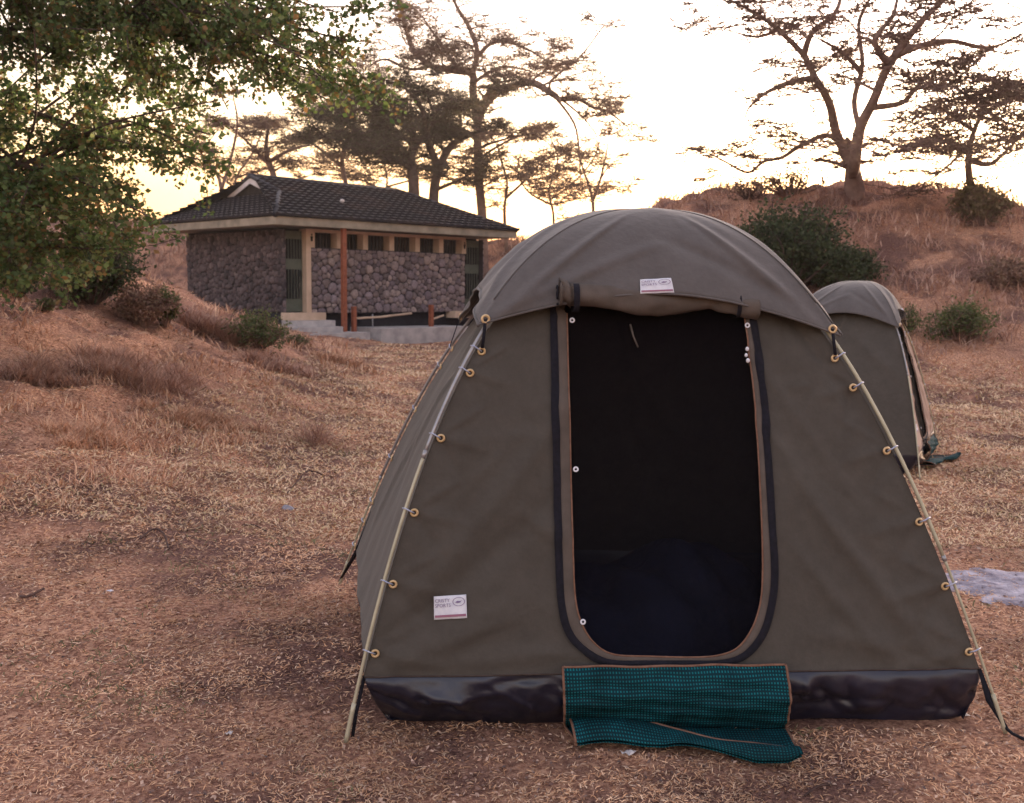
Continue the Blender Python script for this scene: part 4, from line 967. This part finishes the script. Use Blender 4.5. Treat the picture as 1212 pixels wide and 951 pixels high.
acacia('acacia_tree', 103, b0, [
    ([np.array(b0)]+px3([(490, 228), (486, 190), (492, 165), (475, 145)], D, 31, .4), .28, .1, .4),
    (px3([(486, 195), (455, 185), (430, 165), (405, 140)], D, 32), .17, .04, .15),
    (px3([(488, 175), (510, 145), (505, 120)], D, 33), .12, .04, .15),
    (px3([(455, 185), (440, 150), (450, 125)], D, 34), .1, .03, .1),
    (px3([(440, 215), (425, 205), (395, 175), (380, 150)], D, 35), .15, .05, .1),
    (px3([(430, 208), (400, 198), (365, 190)], D, 36), .1, .03, .1),
], 'dark bushy thorn tree behind the left half of the roof ridge', dens=15, wood=barkd, leaf=leafg, every=.5, length=2.0)
D = 46; b0 = baseof(330, 280, D)
acacia('acacia_tree', 104, b0, [
    ([np.array(b0)]+px3([(325, 215), (315, 180), (318, 150)], D, 51, .4), .2, .06, .3),
    (px3([(318, 190), (345, 175), (370, 170)], D, 52), .1, .03, .1),
    (px3([(318, 200), (290, 170), (268, 150)], D, 53), .09, .03, .3),
], 'brown scrubby thorn tree directly behind the roof gablet', dens=12, wood=bark, leaf=leafb, every=.7, length=1.4)
D = 38; b0 = baseof(262, 280, D)
acacia('acacia_tree', 105, b0, [
    ([np.array(b0)]+px3([(262, 225), (245, 195), (232, 170)], D, 61, .3), .09, .03, .5),
    (px3([(266, 230), (278, 190), (285, 150), (280, 120)], D, 62, .3), .07, .02, .5),
], 'slender nearly bare sapling with forked stems at the left end of the roof', dens=4, wood=bark, leaf=leafb, every=.9, length=1.0, cat='sapling')
D = 47; b0 = baseof(702, 268, D)
acacia('bare_tree', 106, b0, [
    ([np.array(b0)]+px3([(702, 245), (697, 220), (690, 200), (684, 180)], D, 71, .3), .1, .03, .4),
    (px3([(703, 240), (712, 215), (718, 190), (722, 165)], D, 72, .3), .09, .02, .3),
    (px3([(712, 215), (722, 200), (735, 190)], D, 73, .3), .04, .015, .3),
], 'thin bare forked tree just left of the near tent top', dens=2, wood=bark, leaf=leafb, every=1.0, length=.8, lvl=2)
D = 46; b0 = baseof(600, 275, D)
acacia('bare_tree', 107, b0, [
    ([np.array(b0)]+px3([(597, 250), (600, 215), (590, 180), (590, 155)], D, 81, .3), .1, .02, .3),
    (px3([(600, 235), (625, 212), (640, 195), (655, 185)], D, 82, .3), .07, .02, .3),
    (px3([(640, 195), (660, 200), (672, 215)], D, 83, .3), .04, .02, .3),
], 'small twiggy tree between the tallest thorn tree and the near tent top', dens=5, wood=bark, leaf=leafb, every=.8, length=1.1)
D = 48; b0 = baseof(410, 290, D)
acacia('acacia_tree', 111, b0, [
    ([np.array(b0)]+px3([(412, 235), (405, 190), (412, 150), (400, 110)], D, 131, .3), .15, .05, .3),
    (px3([(406, 195), (375, 170), (345, 150)], D, 132), .09, .03, .1),
    (px3([(408, 180), (440, 150), (455, 110)], D, 133), .09, .03, .1),
    (px3([(410, 160), (385, 130), (370, 105)], D, 134), .08, .03, .1),
], 'hazy thorn tree standing furthest back, between the roof gablet and the dark bushy tree', dens=12, wood=bark, leaf=leafb, every=.6, length=2.0)
D = 50; b0 = baseof(655, 280, D)
acacia('thorn_thicket', 112, b0, [
    ([np.array(b0)]+px3([(655, 255), (650, 225), (660, 190), (650, 160)], D, 141, .3), .08, .03, .2),
    (px3([(653, 235), (680, 215), (705, 185), (715, 150)], D, 142), .06, .02, .1),
    (px3([(652, 240), (625, 225), (612, 200), (618, 170)], D, 143), .06, .02, .1),
    (px3([(655, 245), (700, 235), (735, 225)], D, 144), .05, .02, .1),
], 'airy thicket of thin brown twigs behind the gap between roof end and near tent top', dens=7, wood=bark, leaf=leafb, every=.5, length=1.6, kids=4, cat='small tree')
D = 50; b0 = baseof(275, 285, D)
acacia('thorn_thicket', 113, b0, [
    ([np.array(b0)]+px3([(275, 240), (280, 210), (300, 180), (310, 155)], D, 151, .3), .08, .03, .2),
    (px3([(277, 225), (255, 205), (240, 180)], D, 152), .06, .02, .1),
    (px3([(280, 210), (315, 200), (350, 190)], D, 153), .06, .02, .1),
], 'airy brown thicket rising behind the left slope of the roof', dens=9, wood=bark, leaf=leafb, every=.5, length=1.6, kids=4, cat='small tree')
D = 52; b0 = baseof(455, 285, D)
acacia('thorn_thicket', 114, b0, [
    ([np.array(b0)]+px3([(455, 240), (458, 210), (450, 180)], D, 161, .3), .08, .03, .2),
    (px3([(457, 225), (430, 212), (400, 205), (370, 205)], D, 162), .06, .02, .1),
    (px3([(457, 222), (500, 212), (540, 215)], D, 163), .06, .02, .1),
], 'low dim thicket filling the gaps between trunks just above the roof ridge', dens=9, wood=barkd, leaf=leafb, every=.5, length=1.5, kids=4, cat='small tree')
# on the mound
D = 32; b0 = tuple(drop(1011, 230.5, 20, 50)); D = float((np.array(b0)-EYEP)@F_)
mt_limbs = [
    ([np.array(b0)-[0, 0, .3]]+px3([(1011, 226), (1010, 212), (1009, 200)], D, 0, .0), .31, .19, .95),
    (px3([(1008, 205), (1004, 192), (989, 160), (980, 123), (963, 93), (950, 67), (920, 37), (898, 20), (870, 5)], D, 91, .8), .15, .035, .42),
    (px3([(1012, 205), (1014, 192), (1020, 152), (1036, 119), (1055, 75), (1088, 30), (1118, 0), (1140, -20)], D, 92, .8), .17, .045, .42),
    (px3([(1018, 155), (1012, 123), (1021, 82), (1017, 37), (1030, 5), (1035, -20)], D, 93, .7), .085, .025, .35),
    (px3([(988, 164), (969, 159), (939, 173), (920, 185), (898, 190), (879, 203), (855, 192), (835, 181)], D, 94, .5), .085, .02, .15),
    (px3([(1036, 130), (1070, 125), (1085, 110), (1096, 97), (1118, 80)], D, 95, .5), .09, .03, .3),
    (px3([(1062, 65), (1085, 55), (1120, 48), (1165, 55), (1200, 40)], D, 96, .8), .1, .02, .2),
    (px3([(963, 93), (930, 100), (900, 115), (885, 130)], D, 97, .8), .09, .03, .1),
    (px3([(950, 67), (960, 40), (985, 20), (995, -5)], D, 98, .8), .1, .04, .1),
    (px3([(1021, 82), (1000, 60), (975, 45)], D, 99, .8), .08, .03, .1),
    (px3([(1055, 75), (1040, 50), (1060, 20), (1065, -10)], D, 100, .8), .09, .03, .1),
    (px3([(920, 37), (895, 45), (870, 40)], D, 110, .5), .06, .02, .1),
]
acacia('acacia_tree', 108, b0, mt_limbs, 'large bare-limbed thorn tree with two diverging trunks on top of the mound', dens=4, wood=bark, leaf=leafb, every=.42, length=1.7, kids=4, lsize=.085, group='trees on the mound', spread=(.22, .22, .09))
D = 36; b0 = tuple(drop(1150, 252, 20, 60)); D = float((np.array(b0)-EYEP)@F_)
acacia('acacia_tree', 109, b0, [
    ([np.array(b0)-[0, 0, .3]]+px3([(1150, 235), (1146, 190), (1153, 155), (1165, 130)], D, 121, .3), .12, .04, .4),
    (px3([(1146, 190), (1170, 195), (1190, 180), (1208, 160)], D, 122), .07, .02, .2),
    (px3([(1153, 155), (1130, 140), (1105, 120)], D, 123), .06, .02, .1),
    (px3([(1160, 140), (1185, 125), (1215, 115)], D, 124), .06, .02, .1),
    (px3([(1148, 180), (1125, 165), (1095, 170)], D, 125), .06, .02, .1), (px3([(1148, 170), (1125, 195), (1100, 215)], D, 126), .05, .02, .2), (px3([(1165, 130), (1140, 110), (1120, 100)], D, 127), .05, .02, .1), (px3([(1165, 130), (1190, 145), (1212, 150)], D, 128), .05, .02, .1),
], 'smaller feathery thorn tree on the right shoulder of the mound', dens=9, wood=bark, leaf=leafb, every=.4, length=2.0, kids=4, lsize=.08, group='trees on the mound', spread=(.22, .22, .09))

# bushes: dome-shaped twig skeleton with leaves
def bush(name, seed, px, py, w_, h_, nleaf, lsize, mat, wmat, label, group=None, cat='bush', D=None, upw=.9, nst=26, cloud=.55):
    c = drop(px, py) if D is None else np.array(baseof(px, py, D)); r = np.random.default_rng(seed)
    dz_ = float((c-EYEP)@F_); w_, h_ = w_*dz_/FPX, h_*dz_/FPX; print(name, seed, 'depth', round(dz_, 1), round(w_, 2), round(h_, 2)); mb = MB(); C = []
    for i in range(nst):
        a = r.uniform(0, 6.28); k = r.random()**.6; tip = np.array([math.cos(a)*k*w_/2, math.sin(a)*k*w_/2*.8, h_*math.sqrt(max(0, 1-k*k*.75))*r.uniform(.7, 1.05)])
        p0 = c+np.array([math.cos(a), math.sin(a), 0])*w_*.06; P = [p0, p0+tip*.5+[0, 0, h_*.08]+r.normal(0, .05, 3)*w_, c+tip]
        P = catmull(P, 3); mb.tube(P, [.012*w_*(1-.8*j/(len(P)-1))+.002 for j in range(len(P))], 4, cap=False)
        for q in range(5):
            t = r.uniform(.35, .95)*(len(P)-1); k2 = int(t); s0 = P[k2]; d = r.normal(0, 1, 3); d[2] = abs(d[2])*upw; e = s0+d/np.linalg.norm(d)*w_*r.uniform(.08, .2)
            mb.tube([s0, (s0+e)/2+r.normal(0, .01, 3)*w_, e], .0025+.002*w_, 3, cap=False)
            n = max(1, nleaf//(nst*5)); t_ = r.random(n)[:, None]; C.append(s0+(e-s0)*t_+r.normal(0, 1, (n, 3))*w_*.05*cloud*2)
    o = thing(name, c, label, cat, group); mb.build('stems', wmat, o)
    C = np.concatenate(C)
    if nleaf: V, Fc = leaf_cloud(C, lsize, r, flat=.8, asp=.55); obj('foliage', V, Fc, mat, o, smooth=False)
    return o
lg = material('bush_leaf', (.9, .9, .9), (1.15, 1.15, 1.15), scale=1.5, coord='World', rough=.8, transl=.25, island=[(.03, .045, .022), (.05, .07, .03), (.075, .09, .04), (.04, .05, .03)])
lg2 = material('bush_leaf_bright', (.7, .7, .7), (1.15, 1.15, 1.15), scale=2, coord='World', rough=.8, transl=.25, island=[(.06, .09, .03), (.1, .13, .045), (.16, .16, .07), (.08, .1, .04)])
lb = material('bush_leaf_brown', (.7, .7, .7), (1.15, 1.15, 1.15), scale=2, coord='World', rough=.9, transl=.15, island=[(.14, .08, .065), (.24, .14, .11), (.32, .21, .15), (.19, .14, .09)])
lb2 = material('bush_leaf_olive', (.7, .7, .7), (1.15, 1.15, 1.15), scale=2, coord='World', rough=.9, transl=.3, island=[(.13, .11, .065), (.2, .155, .095), (.16, .14, .07), (.24, .17, .12)])
BG = 'bushes on the left bank'; MG = 'bushes on the mound'
bush('leafy_bush', 201, 930, 348, 150, 112, 15000, .085, lg, barkd, 'large dark green leafy bush on the mound side, right above the near tent', MG, nst=50)
bush('leafy_bush', 202, 1000, 352, 90, 66, 6000, .075, lg, barkd, 'lower green bush leaning off the right side of the large dark bush', MG)
bush('leafy_bush', 203, 1130, 402, 100, 40, 4500, .055, lg2, bark, 'low yellow-green bush on the lower mound slope at right', MG)
bush('leafy_bush', 204, 1066, 400, 60, 34, 2500, .05, lg2, bark, 'small green bush beside the top right of the second tent', MG)
bush('dry_bush', 205, 1190, 340, 80, 30, 3000, .07, lb, bark, 'brown dry bush high on the right mound slope', MG)
bush('leafy_bush', 206, 1160, 268, 80, 60, 2600, .1, lb2, bark, 'dense olive bush under the feathery tree on the mound shoulder', MG)
bush('leafy_bush', 208, 935, 232, 100, 30, 1100, .08, lb2, bark, 'low thin bush on the mound crest, left of the two-trunked tree', MG)
bush('dry_bush', 209, 885, 236, 50, 18, 500, .1, lb, barkd, 'sparse brown bush at the left end of the mound crest', MG)
bush('dry_bush', 211, 628, 290, 46, 42, 1800, .13, lb, barkd, 'dark brown bush between the roof end and the near tent', None, D=44)
bush('dry_bush', 212, 690, 275, 60, 30, 1500, .13, lb, barkd, 'low brown bush behind the top of the near tent', None, D=44)
bush('leafy_bush', 213, 308, 412, 84, 40, 2600, .05, lg2, bark, 'green low bush against the washroom steps', BG)
bush('leafy_bush', 214, 350, 412, 34, 16, 600, .04, lg2, bark, 'tiny green bush on the grass below the steps', BG)
bush('leafy_bush', 217, 196, 388, 44, 50, 1800, .05, lg2, bark, 'yellow-green bush at the left corner of the washroom block', BG)
bush('leafy_bush', 218, 108, 360, 120, 84, 7000, .06, lg, barkd, 'dark shaded bush under the leafy tree', BG, nst=40)
bush('leafy_bush', 219, 22, 352, 80, 60, 3500, .06, lg, barkd, 'dark bush under the leafy tree, cut by the left edge', BG, nst=36)
bush('dry_bush', 220, 170, 388, 70, 52, 3500, .045, lb, bark, 'rusty dry bush in front of the dark shaded bush', BG)
bush('leafy_bush', 224, 56, 370, 26, 18, 600, .035, lg2, bark, 'small green sprig on the bank at far left', BG)
def tussock(seed, px, py, wpx, hpx, n, label, mat, group, wid=.0045, name='dry_tussock', cat='tussock'):
    c = drop(px, py); d = float((c-EYEP)@F_); r = np.random.default_rng(seed); w_, h_ = wpx*d/FPX, hpx*d/FPX
    nc = 14; cx, cy = r.normal(0, w_*.24, nc), r.normal(0, w_*.2, nc); k = r.integers(0, nc, n)
    X = c[0]+cx[k]+r.normal(0, w_*.07, n); Y = c[1]+cy[k]+r.normal(0, w_*.07, n)
    V, T = blades(X, Y, h_*.8, wid*.8*(d/7), .8, r, stiff=.7)
    return tag(obj(name, V, T, mat, smooth=False, loc=tuple(c)), label, cat, group)
tm = bpy.data.materials['tussock']; TG = 'dry tussocks on the left bank'
tussock(222, 150, 448, 150, 34, 5200, 'wide rusty tussock of dry stems in the middle of the bank', scrubm, TG)
tussock(223, 40, 446, 100, 30, 3600, 'rusty tussock on the bank near the left edge', scrubm, TG)
tussock(225, 330, 440, 70, 20, 1600, 'small brown tussock on the level grass below the green bush', scrubm, TG)
tussock(226, 268, 404, 70, 24, 2600, 'brown tussock just left of the green bush at the steps', scrubm, TG)
tussock(227, 230, 392, 80, 34, 3600, 'tall brown tussock in front of the left washroom wall', scrubm, TG)
tussock(228, 400, 430, 60, 16, 1200, 'low tan tussock right of the small brown one, before the steps', tm, TG)
tussock(229, 90, 520, 120, 26, 2600, 'low orange tussock lower down the bank at far left', tm, TG)
tussock(230, 240, 500, 110, 22, 2400, 'low orange tussock left of the wispy twig tussock', tm, TG)
tussock(221, 372, 524, 50, 50, 420, 'wispy dry twig tussock standing alone on the grass left of the tent', scrubm, TG, wid=.003)

# the leafy tree overhanging from the left
def leafy_tree():
    r = np.random.default_rng(77); base = np.array([-7.6, 10.2, gz(-7.6, 10.2)-.1]); wood = MB(); tw = MB(); C = []
    trunk = catmull([base, base+[.2, -.1, 1.2], base+[.1, .1, 2.4], base+[.5, 0, 3.4]], 6)
    wood.tube(trunk, [.24-.1*i/(len(trunk)-1) for i in range(len(trunk))], 10)
    def tgt(x, y, d): return at(x, y, d)
    T = []
    for i in range(165):                                          # targets filling the crown
        for _ in range(50):
            x, y = r.uniform(-160, 470), r.uniform(-160, 345)
            lim = np.interp(x, [-160, 0, 60, 120, 180, 250, 320, 380, 440, 470], [360, 348, 338, 318, 270, 190, 130, 110, 40, 20])
            p = 1 if x < 230 else max(.12, 1-(x-230)/190)
            if y < lim and r.random() < p: break
        T.append(tgt(x, y, r.uniform(8.3, 11.0)))
    T += [tgt(400, 15, 9), tgt(430, 8, 9), tgt(385, 95, 9), tgt(410, 105, 9.2), tgt(370, 110, 9), tgt(440, 100, 9), tgt(340, 60, 9), tgt(300, 40, 9), tgt(320, 90, 9.1), tgt(360, 30, 9), tgt(420, 90, 9.1), tgt(445, 110, 9.2), tgt(390, 120, 9.2), tgt(405, 70, 9.3), tgt(270, 130, 9.2), tgt(250, 160, 9.3), tgt(415, 50, 9), tgt(240, 190, 9), tgt(225, 175, 9), tgt(150, 295, 9), tgt(120, 312, 9.2), tgt(100, 300, 9.1), tgt(178, 262, 9)]
    hub = [trunk[10], trunk[13], trunk[15], trunk[-1]]; main = []
    for e, rr in ((tgt(60, 60, 9.6), .1), (tgt(40, 200, 9.3), .08), (tgt(-60, 20, 9.5), .1), (tgt(160, 20, 9.7), .08), (tgt(20, 280, 9.6), .06), (tgt(120, 160, 10.2), .07), (tgt(-40, 120, 10.5), .07)):
        h = hub[r.integers(0, 4)]; P = catmull([h, (h*2+e)/3+r.normal(0, .25, 3), (h+e*2)/3+r.normal(0, .25, 3), e], 6); wood.tube(P, [rr*(1-.7*i/(len(P)-1)) for i in range(len(P))], 7); main += P[5:]
    M = np.array(main)
    for t in T:
        d = np.linalg.norm(M-t, axis=1); k = int(np.argmin(d+r.uniform(0, .8, len(M)))); s0 = M[k]; L = np.linalg.norm(t-s0)
        P = catmull([s0, (s0+t)/2+r.normal(0, .12, 3)+[0, 0, .1*L], t], 5); tw.tube(P, [.014*(1-.75*i/(len(P)-1))+.002 for i in range(len(P))], 4, cap=False)
        pts = P[3:]
        for q in range(9):
            s1 = pts[r.integers(0, len(pts))]; dd = r.normal(0, 1, 3); dd[2] = dd[2]*.6-.15; e = s1+dd/np.linalg.norm(dd)*r.uniform(.15, .5)
            tw.tube([s1, (s1+e)/2+r.normal(0, .02, 3), e], .0035, 3, cap=False); n = 44
            tt = r.random(n)[:, None]; C.append(s1+(e-s1)*tt+r.normal(0, .045, (n, 3)))
    o = thing('leafy_tree', base, 'broad-leaved green tree overhanging the whole upper left corner', 'tree')
    wood.build('trunk', barkd, o); tw.build('twigs', barkd, o)
    lm = material('broad_leaf', (.7, .7, .7), (1.2, 1.2, 1.2), scale=1.4, coord='World', rough=.6, transl=.45,
                  island=[(.05, .09, .03), (.09, .15, .045), (.16, .22, .07), (.07, .12, .04), (.24, .26, .1), (.12, .18, .06), (.06, .1, .035), (.26, .15, .06), (.1, .13, .05)], spec=.4)
    C = np.concatenate(C); V, Fc = leaf_cloud(C, .051, r, flat=.8, asp=.75); obj('crown', V, Fc, lm, o, smooth=False)
leafy_tree()
